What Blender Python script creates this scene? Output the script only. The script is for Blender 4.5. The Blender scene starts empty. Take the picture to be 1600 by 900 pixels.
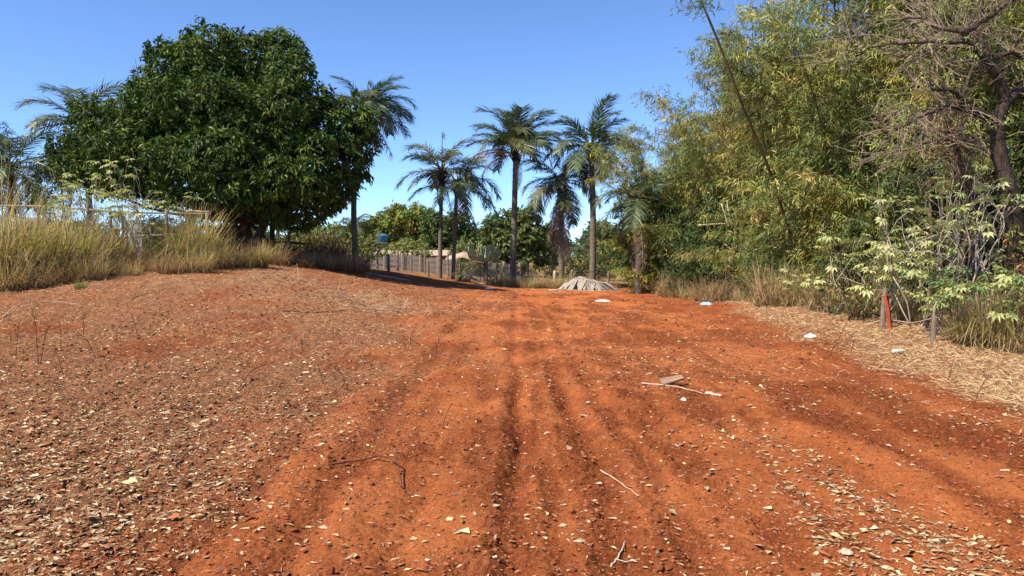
import bpy, math, random
import numpy as np
from mathutils import Vector, Euler, Matrix

# ------------------------------------------------------------------ camera, sky, sun, exposure
R = math.radians
scn = bpy.context.scene
COL = scn.collection
CAM_H = 1.65
FPX = 1164.0                                   # focal length in pixels of the 1600 px photograph
PITCH = math.atan(51 / FPX)
cam_d = bpy.data.cameras.new('camera'); cam = bpy.data.objects.new('camera', cam_d); COL.objects.link(cam)
cam.location = (0, 0, CAM_H); cam.rotation_euler = (math.pi / 2 - PITCH, 0, 0)
cam_d.sensor_width = 36; cam_d.lens = 36 * FPX / 1600; cam_d.clip_start = 0.05; cam_d.clip_end = 5000
scn.camera = cam
SUN = Vector((-0.80, -0.54, 1.10)).normalized()
wd = bpy.data.worlds.new('World'); scn.world = wd; wd.use_nodes = True
wn = wd.node_tree.nodes; wl = wd.node_tree.links
sky = wn.new('ShaderNodeTexSky'); sky.sky_type = 'NISHITA'; sky.sun_disc = False
sky.sun_elevation = math.asin(SUN.z); sky.sun_rotation = math.atan2(SUN.x, SUN.y)
sky.air_density = 1.0; sky.dust_density = 0.0; sky.ozone_density = 6.8; sky.altitude = 4200
wl.new(sky.outputs[0], wn['Background'].inputs[0]); wn['Background'].inputs[1].default_value = 0.13
sl = bpy.data.lights.new('sun', 'SUN'); sl.energy = 4.9; sl.angle = R(0.55); sl.color = (1.0, 0.91, 0.77)
so = bpy.data.objects.new('sun', sl); COL.objects.link(so); so.rotation_euler = SUN.to_track_quat('Z', 'Y').to_euler()
scn.view_settings.view_transform = 'Standard'; scn.view_settings.look = 'None'
scn.view_settings.gamma = 1; scn.view_settings.exposure = 1.0; scn.view_settings.use_curve_mapping = False
scn.render.engine = 'CYCLES'
scn.cycles.max_bounces = 5; scn.cycles.diffuse_bounces = 3; scn.cycles.transmission_bounces = 3; scn.cycles.glossy_bounces = 2

# ------------------------------------------------------------------ helpers
def at(px, py, d):
    """photo pixel + distance along the view axis on the ground plan -> world point"""
    u = (px - 800) / FPX; v = (450 - py) / FPX
    c, s = math.cos(PITCH), math.sin(PITCH)
    k = d / (c + v * s)
    return Vector((u * k, d, CAM_H + (v * c - s) * k))

def _hash(ix, iy, seed):
    h = (ix.astype(np.int64) * 374761393 + iy.astype(np.int64) * 668265263 + seed * 1442695041) & 0x7fffffff
    h = ((h ^ (h >> 13)) * 1274126177) & 0x7fffffff
    return ((h ^ (h >> 16)) & 0xffff) / 65535.0
def vnoise(x, y, seed=0):
    x = np.asarray(x, float); y = np.asarray(y, float)
    ix = np.floor(x); iy = np.floor(y); fx = x - ix; fy = y - iy
    fx = fx * fx * (3 - 2 * fx); fy = fy * fy * (3 - 2 * fy)
    a = _hash(ix, iy, seed); b = _hash(ix + 1, iy, seed); c = _hash(ix, iy + 1, seed); d = _hash(ix + 1, iy + 1, seed)
    return (a + (b - a) * fx) * (1 - fy) + (c + (d - c) * fx) * fy
def fbm(x, y, seed=0, o=3):
    t = 0; a = 0.5; s = 0
    for i in range(o):
        t = t + a * vnoise(x * 2 ** i, y * 2 ** i, seed + i * 17); s += a; a *= 0.5
    return t / s
def sstep(a, b, x):
    t = np.clip((x - a) / (b - a), 0, 1); return t * t * (3 - 2 * t)

def H0(x, y):
    """large shape of the ground"""
    x = np.asarray(x, float); y = np.asarray(y, float)
    sy = np.where(y < 27.5, 7.6, 22.0)
    hump = 1.33 * np.exp(-((x + 10.3) ** 2) / (2 * 4.3 ** 2)) * np.exp(-((y - 27.5) ** 2) / (2 * sy ** 2))
    left = 0.55 * sstep(-10, -22, x) * sstep(6, 22, y)
    z = hump + left * np.exp(-((x + 22) ** 2) / 400)
    z = z - 0.14 * sstep(-3, 3, x) * sstep(20, 36, y) * (1 - sstep(60, 90, y))
    z = z + 0.16 * sstep(5.5, 9, x) * sstep(6, 14, y) * (1 - sstep(24, 30, y))
    z = z + 0.10 * (fbm(x * 0.22, y * 0.22, 5) - 0.5) * sstep(1, 8, y)
    return z

# (lateral position, half width, depth, wander)
TRACKS = [(-1.95, .20, .045, .10), (-1.28, .13, .05, .06), (-.72, .10, .02, .06), (.02, .085, .13, .05), (.30, .06, .03, .04),
          (.62, .10, .13, .07), (.98, .07, .03, .05), (1.55, .12, .03, .06), (2.15, .09, .03, .08), (3.35, .16, .05, .1), (4.7, .25, .06, .15)]
def tx(i, x0, wander, y):
    return x0 + wander * ((fbm(y * 0.25 + i * 7.3, y * 0 + i, 31) - 0.5) * 5 + (fbm(y * 1.6 + i * 3.3, y * 0 + i, 37) - .5) * .9)
def rough_mask(x, y):
    """1 = loose cloddy soil, 0 = smooth compacted wheel bands"""
    m = sstep(0.34, 0.62, .55 * fbm(x * 1.5, y * 0.35, 71, 3) + .45 * fbm(x * .8 + 4, y * .8, 73, 4))
    for i, (x0, w, dp, wa) in enumerate(TRACKS):
        dx = x - tx(i, x0, wa, y)
        m = np.maximum(m, np.exp(-(dx / (w * 1.0)) ** 2) * (0.85 if dp > .04 else .3) * (1 - .6 * sstep(7, 16, y)))
        m = m * (1 - 0.5 * np.exp(-((dx - w * 2.0) / (w * 0.9)) ** 2))
    m = np.where(x < -2.1, np.maximum(m, sstep(-2.1, -2.9, x) * 0.85), m)
    m = np.maximum(m, sstep(4.2, 5.2, x) * .6)
    return np.clip(m, 0, 1)
def H(x, y):
    x = np.asarray(x, float); y = np.asarray(y, float)
    z = H0(x, y)
    f = (1 - sstep(26, 36, y)) * (1 - sstep(5.5, 8, np.abs(x)))
    t = 0
    for i, (x0, w, dp, wa) in enumerate(TRACKS):
        dx = x - tx(i, x0, wa, y)
        dpn = dp * (0.15 + 1.5 * vnoise(y * 0.45, y * 0 + i * 3.1, 40 + i)) * (1 - .8 * sstep(5, 14, y))
        t = t - .62 * dpn * np.exp(-(dx / w) ** 2) + 0.28 * dpn * (np.exp(-((dx - 2.0 * w) / (1.0 * w)) ** 2) + np.exp(-((dx + 2.0 * w) / (1.0 * w)) ** 2))
    z = z + t * f
    for xb, wb, sd in ((-.38, .20, 3), (1.30, .22, 7), (2.72, .25, 9), (-1.62, .16, 12)):
        z = z + .012 * np.sin(y * 46 + 5 * np.abs(x - xb) / wb) * np.exp(-((x - xb - .25 * (fbm(y * .3, y * 0 + sd, 47) - .5)) / wb) ** 4) * sstep(.42, .6, vnoise(x * 1.2, y * .8, 90 + sd)) * (1 - sstep(9, 13, y))
    rm = rough_mask(x, y)
    near = 1 - sstep(16, 34, y)
    z = z + near * ((fbm(x * 1.6, y * 1.0, 3) - .5) * .09 + (fbm(x * 5, y * 4, 11, 2) - .5) * (.028 + .035 * rm)
                    + (fbm(x * 17, y * 17, 13, 2) - .5) * (.020 + .030 * rm) + (vnoise(x * 48, y * 48, 19) - .5) * (.011 + .018 * rm))
    return z
def h1(x, y): return float(H(np.array([x]), np.array([y]))[0])

# ---- mesh building
class Acc:
    def __init__(s): s.V = []; s.Q = []; s.T = []; s.C = []; s.n = 0
    def add(s, V, Q=None, T=None, C=None):
        V = np.asarray(V, float).reshape(-1, 3)
        if Q is not None and len(Q): s.Q.append(np.asarray(Q, np.int64).reshape(-1, 4) + s.n)
        if T is not None and len(T): s.T.append(np.asarray(T, np.int64).reshape(-1, 3) + s.n)
        if C is None: C = (0.5, 0.5, 0.5)
        C = np.asarray(C, float)
        if C.ndim == 1: C = np.tile(C, (len(V), 1))
        s.V.append(V); s.C.append(C); s.n += len(V); return s
    def mesh(s, name, mat, smooth=False):
        me = bpy.data.meshes.new(name)
        V = np.concatenate(s.V); C = np.concatenate(s.C)
        Q = np.concatenate(s.Q) if s.Q else np.zeros((0, 4), np.int64)
        T = np.concatenate(s.T) if s.T else np.zeros((0, 3), np.int64)
        me.vertices.add(len(V)); me.vertices.foreach_set('co', V.astype(np.float32).ravel())
        nl = Q.size + T.size; npoly = len(Q) + len(T)
        me.loops.add(nl); me.loops.foreach_set('vertex_index', np.concatenate([Q.ravel(), T.ravel()]).astype(np.int32))
        me.polygons.add(npoly)
        st = np.concatenate([np.arange(len(Q)) * 4, Q.size + np.arange(len(T)) * 3]).astype(np.int32)
        me.polygons.foreach_set('loop_start', st)
        me.polygons.foreach_set('use_smooth', np.full(npoly, bool(smooth)))
        me.update(calc_edges=True)
        a = me.attributes.new('Col', 'FLOAT_COLOR', 'POINT')
        a.data.foreach_set('color', np.concatenate([C, np.ones((len(C), 1))], 1).astype(np.float32).ravel())
        if mat: me.materials.append(mat)
        return me

def link(name, me, parent=None, loc=(0, 0, 0), rot=(0, 0, 0), scale=(1, 1, 1)):
    o = bpy.data.objects.new(name, me); COL.objects.link(o); o.parent = parent
    o.location = loc; o.rotation_euler = rot; o.scale = scale
    return o
def tag(o, label, cat, group=None, kind=None):
    o['label'] = label; o['category'] = cat
    if group: o['group'] = group
    if kind: o['kind'] = kind
    return o
def thing(name, label, cat, loc, rz=0, group=None, scale=1):
    o = link(name, None, None, loc, (0, 0, rz), (scale,) * 3); o.empty_display_size = 0.1
    return tag(o, label, cat, group)

def tube(path, rad, k=6, cap=True):
    P = np.asarray([tuple(p) for p in path], float); n = len(P)
    rad = np.full(n, rad, float) if np.isscalar(rad) else np.asarray(rad, float)
    T = np.gradient(P, axis=0); T /= np.linalg.norm(T, axis=1)[:, None] + 1e-9
    ref = np.array([0, 0, 1.]) if abs(T[:, 2]).mean() < .8 else np.array([1., 0, 0])
    A = np.cross(T, ref); A /= np.linalg.norm(A, axis=1)[:, None] + 1e-9
    B = np.cross(T, A)
    th = np.arange(k) * 2 * math.pi / k
    V = P[:, None] + rad[:, None, None] * (np.cos(th)[None, :, None] * A[:, None] + np.sin(th)[None, :, None] * B[:, None])
    i = np.arange(n - 1)[:, None] * k; j = np.arange(k)[None]; j2 = (j + 1) % k
    Q = np.stack([i + j, i + j2, i + k + j2, i + k + j], -1).reshape(-1, 4)
    V = V.reshape(-1, 3); Tt = None
    if cap:
        V = np.concatenate([V, P[:1], P[-1:]]); a = n * k; jj = np.arange(k); j3 = (jj + 1) % k
        Tt = np.concatenate([np.stack([np.full(k, a), j3, jj], 1), np.stack([np.full(k, a + 1), (n - 1) * k + jj, (n - 1) * k + j3], 1)])
    return V, Q, Tt
def boxm(x0, x1, y0, y1, z0, z1):
    V = [(x, y, z) for z in (z0, z1) for (x, y) in ((x0, y0), (x1, y0), (x1, y1), (x0, y1))]
    Q = [(3, 2, 1, 0), (4, 5, 6, 7), (0, 1, 5, 4), (1, 2, 6, 5), (2, 3, 7, 6), (3, 0, 4, 7)]
    return V, Q
def curve(pts, n=14, jit=0, rng=None):
    """smooth Catmull-Rom resampling of a few points"""
    P = np.array([tuple(p) for p in pts], float)
    if len(P) == 2: out = P[0] + (P[1] - P[0]) * np.linspace(0, 1, n)[:, None]
    else:
        E = np.concatenate([[2 * P[0] - P[1]], P, [2 * P[-1] - P[-2]]]); out = []
        for t in np.linspace(0, len(P) - 1 - 1e-6, n):
            i = int(t); f = t - i; a, b, c, d = E[i:i + 4]
            out.append(.5 * ((2 * b) + (-a + c) * f + (2 * a - 5 * b + 4 * c - d) * f * f + (-a + 3 * b - 3 * c + d) * f ** 3))
        out = np.array(out)
    if jit: out[1:-1] += (rng.random((n - 2, 3)) - .5) * jit
    return out
def unit(v): return v / (np.linalg.norm(v, axis=-1, keepdims=True) + 1e-9)
def leaves(P, D, L, W, rng, fold=.12, bend=.12, C=None, wide=.45, flat=None, Nrm=None, skew=0):
    """diamond leaves: base, two sides, tip; vectorised"""
    n = len(P); D = unit(D); L = np.broadcast_to(L, (n,))[:, None]; W = np.broadcast_to(W, (n,))[:, None]
    r = unit(rng.normal(size=(n, 3)) * (flat or 1) + np.array([0, 0, .6 if flat is None else 1.])); r = r if Nrm is None else unit(Nrm + rng.normal(size=(n, 3)) * .45)
    S = unit(np.cross(D, r)); N = np.cross(S, D)
    N = N * np.where(N[:, 2:] < 0, -1, 1)
    sk = (0, 0) if not skew else ((rng.random((n, 1)) - .5) * skew, (rng.random((n, 1)) - .5) * skew); mid = P + D * L * (wide + sk[0]); mid2 = P + D * L * (wide + sk[1]); wr = 1 if not skew else .5 + rng.random((n, 1))
    V = np.stack([P, mid + S * W * .5 + N * W * fold, P + D * L - N * L * bend, mid2 - S * W * .5 * wr + N * W * fold * (1 if not skew else 2 * rng.random((n, 1)))], 1)
    Q = np.arange(4 * n).reshape(n, 4)
    if C is not None: C = np.repeat(C, 4, 0)
    return V.reshape(-1, 3), Q, C
def cols(rng, n, base, var=.25, alt=None, p=.1):
    c = np.tile(np.array(base, float), (n, 1)) * (1 + (rng.random((n, 1)) - .5) * 2 * var)
    c *= 1 + (rng.random((n, 3)) - .5) * .25
    if alt is not None:
        m = rng.random(n) < p; c[m] = np.array(alt) * (1 + (rng.random((m.sum(), 1)) - .5) * 2 * var)
    return np.clip(c, 0.003, .95)

# ------------------------------------------------------------------ materials
def newmat(name):
    m = bpy.data.materials.new(name); m.use_nodes = True; nt = m.node_tree
    return m, nt.nodes, nt.links, nt.nodes['Principled BSDF']
def m_leaf(name, rough=.5, spec=.35, trans=.3, patch=None, pscale=.5, tgain=(1.25, 1.3, .7)):
    m, n, l, b = newmat(name)
    at_ = n.new('ShaderNodeAttribute'); at_.attribute_name = 'Col'; c = at_.outputs['Color']
    if patch:
        g = n.new('ShaderNodeNewGeometry'); nz = n.new('ShaderNodeTexNoise'); nz.inputs['Scale'].default_value = pscale; nz.inputs['Detail'].default_value = 3
        l.new(g.outputs['Position'], nz.inputs['Vector'])
        rp = n.new('ShaderNodeValToRGB'); rp.color_ramp.elements[0].position = .34; rp.color_ramp.elements[1].position = .68
        rp.color_ramp.elements[0].color = (*patch[0], 1); rp.color_ramp.elements[1].color = (*patch[-1], 1)
        if len(patch) == 3: e = rp.color_ramp.elements.new(.5); e.color = (*patch[1], 1)
        l.new(nz.outputs['Fac'], rp.inputs['Fac'])
        mx = n.new('ShaderNodeMix'); mx.data_type = 'RGBA'; mx.blend_type = 'MULTIPLY'; mx.inputs[0].default_value = 1
        l.new(c, mx.inputs[6]); l.new(rp.outputs['Color'], mx.inputs[7]); c = mx.outputs[2]
    l.new(c, b.inputs['Base Color']); b.inputs['Roughness'].default_value = rough; b.inputs['Specular IOR Level'].default_value = spec
    if trans:
        t = n.new('ShaderNodeBsdfTranslucent'); tm = n.new('ShaderNodeMix'); tm.data_type = 'RGBA'; tm.blend_type = 'MULTIPLY'; tm.inputs[0].default_value = 1
        tm.inputs[7].default_value = (*tgain, 1); l.new(c, tm.inputs[6]); l.new(tm.outputs[2], t.inputs['Color'])
        ms = n.new('ShaderNodeMixShader'); ms.inputs[0].default_value = trans
        l.new(b.outputs[0], ms.inputs[1]); l.new(t.outputs[0], ms.inputs[2]); l.new(ms.outputs[0], n['Material Output'].inputs['Surface'])
    return m
def m_noise(name, c1, c2, scale=8, stretch=(1, 1, 1), rough=.85, bump=.4, bscale=None, spec=.2, detail=5, c3=None):
    m, n, l, b = newmat(name)
    tc = n.new('ShaderNodeTexCoord'); mp = n.new('ShaderNodeMapping'); mp.inputs['Scale'].default_value = stretch
    l.new(tc.outputs['Object'], mp.inputs['Vector'])
    nz = n.new('ShaderNodeTexNoise'); nz.inputs['Scale'].default_value = scale; nz.inputs['Detail'].default_value = detail; nz.inputs['Roughness'].default_value = .65
    l.new(mp.outputs[0], nz.inputs['Vector'])
    rp = n.new('ShaderNodeValToRGB'); rp.color_ramp.elements[0].position = .32; rp.color_ramp.elements[1].position = .68
    rp.color_ramp.elements[0].color = (*c1, 1); rp.color_ramp.elements[1].color = (*c2, 1)
    if c3: e = rp.color_ramp.elements.new(.5); e.color = (*c3, 1)
    l.new(nz.outputs['Fac'], rp.inputs['Fac']); l.new(rp.outputs['Color'], b.inputs['Base Color'])
    b.inputs['Roughness'].default_value = rough; b.inputs['Specular IOR Level'].default_value = spec
    nb = n.new('ShaderNodeTexNoise'); nb.inputs['Scale'].default_value = bscale or scale * 3; nb.inputs['Detail'].default_value = 4; l.new(mp.outputs[0], nb.inputs['Vector'])
    bp = n.new('ShaderNodeBump'); bp.inputs['Strength'].default_value = bump; bp.inputs['Distance'].default_value = .02
    l.new(nb.outputs['Fac'], bp.inputs['Height']); l.new(bp.outputs[0], b.inputs['Normal'])
    return m

def m_ground():
    m, n, l, b = newmat('red_soil')
    g = n.new('ShaderNodeNewGeometry'); at_ = n.new('ShaderNodeAttribute'); at_.attribute_name = 'Col'
    sp = n.new('ShaderNodeSeparateColor'); l.new(at_.outputs['Color'], sp.inputs[0])
    def noise(s, d=4, r=.6):
        z = n.new('ShaderNodeTexNoise'); z.inputs['Scale'].default_value = s; z.inputs['Detail'].default_value = d; z.inputs['Roughness'].default_value = r
        l.new(g.outputs['Position'], z.inputs['Vector']); return z.outputs['Fac']
    def mix(f, a, c, mode='MIX'):
        x = n.new('ShaderNodeMix'); x.data_type = 'RGBA'; x.blend_type = mode
        for s, v in ((0, f), (6, a), (7, c)):
            if isinstance(v, tuple): x.inputs[s].default_value = (*v, 1)
            elif isinstance(v, float): x.inputs[s].default_value = v
            else: l.new(v, x.inputs[s])
        return x.outputs[2]
    def ramp(v, p0, p1):
        r = n.new('ShaderNodeMapRange'); r.inputs[1].default_value = p0; r.inputs[2].default_value = p1; l.new(v, r.inputs[0]); return r.outputs[0]
    loose = mix(ramp(noise(9, 10, .88), .38, .62), (.185, .048, .0185), (.40, .112, .040))
    hard = mix(ramp(noise(7, 10, .88), .38, .62), (.46, .130, .044), (.62, .200, .070))
    ms = n.new('ShaderNodeMath'); ms.operation = 'MULTIPLY_ADD'; l.new(noise(4.5, 10, .84), ms.inputs[0]); ms.inputs[1].default_value = 2.6; ms.inputs[2].default_value = -1.3
    ma = n.new('ShaderNodeMath'); ma.operation = 'ADD'; l.new(ms.outputs[0], ma.inputs[0]); l.new(sp.outputs[0], ma.inputs[1])
    c = mix(ramp(ma.outputs[0], .25, .75), hard, loose)
    c = mix(ramp(noise(70, 3, .7), .50, .72), c, mix(.55, c, (.62, .30, .13)))
    c = mix(ramp(noise(.7, 3), .42, .62), c, mix(1.0, c, (.80, .74, .74), 'MULTIPLY'))
    dust = mix(ramp(noise(40, 4, .7), .35, .65), (.24, .105, .055), (.46, .28, .16))
    c = mix(sp.outputs[1], c, dust)
    c = mix(sp.outputs[2], c, mix(ramp(noise(1.5, 4), .4, .6), (.13, .12, .04), (.30, .20, .10)))
    l.new(c, b.inputs['Base Color']); b.inputs['Roughness'].default_value = .95; b.inputs['Specular IOR Level'].default_value = .0
    nb = noise(55, 6, .75); bp = n.new('ShaderNodeBump'); bp.inputs['Strength'].default_value = 1.0; bp.inputs['Distance'].default_value = .03
    l.new(nb, bp.inputs['Height'])
    b2 = n.new('ShaderNodeBump'); b2.inputs['Strength'].default_value = 1.0; b2.inputs['Distance'].default_value = .10
    l.new(noise(7, 8, .78), b2.inputs['Height']); l.new(b2.outputs[0], bp.inputs['Normal'])
    l.new(bp.outputs[0], b.inputs['Normal'])
    return m

M = {}
M['ground'] = m_ground()
M['mango'] = m_leaf('dark_glossy_leaf', .5, .16, .2)
M['bushleaf'] = m_leaf('bush_leaf', .55, .3, .28)
M['bamboo'] = m_leaf('bamboo_leaf', .5, .35, .22, ((1.08, 1.0, .95), (.74, .98, .9), (1.42, 1.34, .85)), .42)
M['palm'] = m_leaf('palm_leaflet', .45, .4, .18)
M['deadfrond'] = m_leaf('dead_frond', .8, .1, .2)
M['grass'] = m_leaf('grass_blade', .6, .25, .35)
M['litter'] = m_leaf('leaf_litter', .95, .0, 0)
M['clod'] = m_noise('soil_clod', (.15, .042, .018), (.36, .11, .042), 14, rough=.95, bump=.6, spec=.1)
M['clodv'] = m_leaf('soil_crumb', .95, .1, 0)
M['palmate'] = m_leaf('palmate_leaf', .5, .35, .3)
M['palmbark'] = m_noise('palm_bark', (.055, .043, .034), (.20, .165, .13), 5, (.6, .6, 7), bump=.7)
M['bootbark'] = m_noise('leaf_base_bark', (.02, .014, .011), (.07, .045, .032), 9, (2, 2, .7), bump=.8)
M['bark'] = m_noise('rough_bark', (.018, .012, .009), (.080, .056, .040), 9, (2, 2, .5), bump=1.0)
M['graybark'] = m_noise('gray_bark', (.20, .155, .12), (.45, .38, .30), 12, (1, 1, .6), bump=.5)
M['culm'] = m_noise('bamboo_culm', (.055, .05, .022), (.17, .14, .06), 3, (1, 1, .4), rough=.5, bump=.2)
M['paleculm'] = m_noise('dry_culm', (.35, .29, .18), (.55, .48, .34), 3, (1, 1, .4), rough=.6, bump=.2)
M['post'] = m_noise('weathered_post', (.10, .072, .052), (.27, .21, .16), 10, (3, 3, .5), bump=.8)
M['redpost'] = m_noise('red_stained_wood', (.20, .035, .016), (.36, .075, .032), 9, (3, 3, .5), bump=.6)
M['paleswood'] = m_noise('bleached_pole', (.30, .24, .18), (.50, .43, .34), 8, (.4, 3, 3), bump=.6)
M['railwood'] = m_noise('grey_rail', (.12, .09, .07), (.36, .29, .22), 6, (1.2, 2, 2), bump=.6)
M['darkwood'] = m_noise('dark_timber', (.018, .014, .011), (.06, .045, .035), 8, (.5, 3, 3), bump=.7)
M['twig'] = m_noise('dry_twig', (.09, .045, .025), (.22, .13, .085), 14, bump=.5)
M['greytwig'] = m_noise('grey_twig', (.12, .085, .06), (.29, .215, .155), 14, bump=.5)
M['redtwig'] = m_noise('reddish_twig', (.065, .022, .012), (.16, .06, .035), 14, bump=.5)
M['strawtwig'] = m_noise('straw_stalk', (.26, .16, .095), (.48, .34, .215), 3, bump=.3)
M['paletwig'] = m_noise('pale_twig', (.30, .22, .14), (.52, .42, .30), 14, bump=.5)
M['concrete'] = m_noise('weathered_concrete', (.30, .245, .195), (.50, .42, .34), 2.4, rough=.9, bump=.4, bscale=20)
M['redwall'] = m_noise('red_paint', (.26, .045, .03), (.38, .075, .05), 2, bump=.2)
M['roof'] = m_noise('old_roof_sheet', (.25, .17, .12), (.48, .36, .27), 3, bump=.4)
M['tin'] = m_noise('grey_sheet', (.17, .165, .17), (.32, .31, .31), 2.5, (.3, 1, 3), rough=.7, bump=.3)
M['blue'] = m_noise('blue_plastic', (.015, .12, .26), (.03, .19, .36), 2, rough=.4, bump=.1, spec=.5)
M['whiteplastic'] = m_noise('white_plastic', (.62, .62, .62), (.82, .82, .81), 6, rough=.45, bump=.3, spec=.4)
M['bluebag'] = m_noise('blue_film', (.10, .26, .60), (.45, .60, .82), 8, rough=.4, bump=.3, spec=.4)
M['bottle'] = m_noise('cloudy_plastic', (.30, .36, .30), (.55, .58, .50), 9, rough=.25, bump=.2, spec=.5)
M['tarp'] = m_noise('dusty_grey_thatch', (.19, .16, .135), (.40, .35, .30), 12, (1, 5, 1), bump=.6)
M['board'] = m_noise('grey_brown_board', (.17, .10, .065), (.29, .185, .125), 4, (.6, 4, 1), bump=.4)
M['tile'] = m_noise('fired_clay', (.30, .085, .04), (.50, .17, .085), 12, bump=.5)
M['cactus'] = m_noise('pale_cactus_skin', (.22, .27, .12), (.44, .47, .26), 4, bump=.3, rough=.6)
M['wire'] = m_noise('rusty_wire', (.08, .05, .04), (.16, .11, .09), 20, bump=.1)

# ------------------------------------------------------------------ ground
def make_ground():
    ys = [-5, -3, -1, 0, 1, 1.8, 2.4]; y = 2.7
    while y < 46: ys.append(y); y += 0.021 * (y / 4) ** 1.2
    while y < 1600: ys.append(y); y += 0.10 * y
    ys = np.array(ys); nc = 701
    s = np.linspace(-1, 1, nc); s = np.sign(s) * (0.72 * np.abs(s) + .28 * np.abs(s) ** 3)
    w = np.maximum(ys, 2) * 1.15 + 2.2
    X = s[None] * w[:, None]; Y = np.repeat(ys[:, None], nc, 1)
    far = sstep(60, 150, Y)
    Z = H(X, Y) * (1 - far)
    rm = rough_mask(X, Y)
    dust = np.maximum(straw_density(X, Y) * .85, np.clip(leaf_density(X, Y) * .75, 0, .6) * (X < 0))
    C = np.stack([rm, np.clip(dust, 0, 1), .85 * sstep(42.5, 47, Y)], -1).reshape(-1, 3)
    nr = len(ys); i = np.arange(nr - 1)[:, None] * nc; j = np.arange(nc - 1)[None]
    Q = np.stack([i + j, i + j + 1, i + nc + j + 1, i + nc + j], -1).reshape(-1, 4)
    a = Acc().add(np.stack([X, Y, Z], -1), Q, None, C)
    o = link('ground', a.mesh('ground', M['ground'], True)); o['kind'] = 'structure'
def straw_density(x, y):
    nz = fbm(x * .9, y * .6, 51, 3)
    hump = np.exp(-((x + 6.5) / 5.0) ** 2) * np.exp(-((y - 23) / 4.8) ** 2) * sstep(.30, .6, nz) * 1.15
    hump = hump * sstep(1.5, -1.5, x)
    lip = 1.1 * sstep(4.9, 6.4, x + (nz - .5) * 2.0 - .10 * (y - 10)) * (1 - sstep(30, 36, y)) * sstep(4, 7, y)
    back = .7 * np.exp(-((y - 36.5) / 2.0) ** 2) * sstep(-4, 0, x) * sstep(.35, .6, nz)
    mid = .55 * sstep(-2.5, -4.5, x) * sstep(11, 16, y) * sstep(.36, .58, fbm(x * 1.1 + 9, y * .5, 57, 3)) * (1 - sstep(24, 28, y))
    leftb = .95 * sstep(-6, -8.5, x) * sstep(16.5, 20.5, y) * (.35 + .65 * sstep(.3, .5, nz))
    field = .06 * sstep(.35, .6, nz) * sstep(8, 13, y)
    return np.clip(np.maximum.reduce([hump, lip, back, leftb, mid, field]), 0, 1)
def leaf_density(x, y):
    nz = fbm(x * .8 + 3, y * .5, 61, 3)
    left = sstep(-1.0, -3.4, x + (nz - .5) * 2.6) * (.25 + .75 * sstep(.34, .56, nz + .08)) * (1 - .6 * sstep(15, 24, y))
    right = .30 * sstep(.9, 2.4, x) * sstep(.45, .62, fbm(x * 1.3, y * .35, 66, 3)) * (1 - sstep(6, 7.5, x))
    allover = .05 + .22 * sstep(.42, .6, fbm(x * 1.2 + 8, y * .6, 69, 3)) * sstep(6, 11, y) * (1 - .7 * sstep(6, 8, np.abs(x)))
    return np.clip(left + right + allover, 0, 1)
make_ground()

rng = np.random.default_rng(7)
def scatter(n, dens, y0, y1, spread=1.0, xmax=None, power=1.0):
    """random ground points, thinning with distance, kept by a density map"""
    u = rng.random(n * 4); y = (y0 ** -power + u * (y1 ** -power - y0 ** -power)) ** (-1 / power)
    x = (rng.random(n * 4) * 2 - 1) * (y * .72 * spread + .8)
    k = rng.random(n * 4) < dens(x, y); x, y = x[k][:n], y[k][:n]
    return x, y
# leaf litter: countless curled dry leaf fragments
def litter(n, y0, y1, dens, name, lo, hi, pal, power, fold=.12):
    x, y = scatter(n, dens, y0, y1, power=power); k = len(x); z = H(x, y)
    L = lo + (hi - lo) * rng.random(k) ** 2.6; L = np.where(rng.random(k) < .04, L * 1.7, L); W = L * (.15 + .5 * rng.random(k) ** 1.5)
    L = L * (1 + y * .012); W = W * (1 + y * .018)
    az = rng.random(k) * 2 * math.pi; el = (rng.random(k) - .45) * .35
    D = np.stack([np.cos(az) * np.cos(el), np.sin(az) * np.cos(el), np.sin(el)], 1)
    P = np.stack([x, y, z + .004 + .008 * rng.random(k)], 1) - D * L[:, None] * .3
    pal = np.array(pal); C = pal[rng.integers(0, len(pal), k)] * (.58 + .8 * rng.random((k, 1)))
    V, Q, C = leaves(P, D, L, W, rng, fold, .1 * rng.random((k, 1)), np.clip(C, 0, .9), .5, .25, None, .6)
    o = link(name, Acc().add(V, Q, None, C).mesh(name, M['litter'])); return o
PALE = [(.42, .32, .19), (.56, .46, .31), (.38, .27, .16), (.26, .15, .08), (.20, .10, .05), (.36, .28, .15), (.30, .17, .10), (.25, .12, .06), (.28, .10, .045), (.44, .34, .19)]
o = litter(95000, 2.9, 34, leaf_density, 'leaf_litter', .012, .066, PALE, .45)
tag(o, 'pale dry leaf fragments strewn over the red soil', 'leaf litter', kind='stuff')
# straw: thin dry stalks
def straw(n, y0, y1, dens, power=.3):
    x, y = scatter(n, dens, y0, y1, 1.0, power=power); k = len(x); z = H(x, y)
    L = .035 + .19 * rng.random(k) ** 2.4; W = .0025 + .0035 * rng.random(k) + y * .00017
    az = rng.random(k) * 2 * math.pi; el = (rng.random(k) ** 2) * .7 - .04
    D = np.stack([np.cos(az) * np.cos(el), np.sin(az) * np.cos(el), np.sin(el)], 1)
    P = np.stack([x, y, z + .006 + .035 * rng.random(k) ** 2], 1)
    C = np.array([(.56, .40, .21), (.66, .50, .28), (.45, .29, .15), (.36, .19, .10)])[rng.integers(0, 4, k)] * (.6 + .6 * rng.random((k, 1))) * np.where(x[:, None] < 3, np.array([[.98, .83, .74]]), 1.0)
    V, Q, C = leaves(P, D, L, W, rng, .1, .15 * rng.random((k, 1)), np.clip(C, 0, .9), .5)
    return link('straw', Acc().add(V, Q, None, C).mesh('straw', M['litter']))
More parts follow.
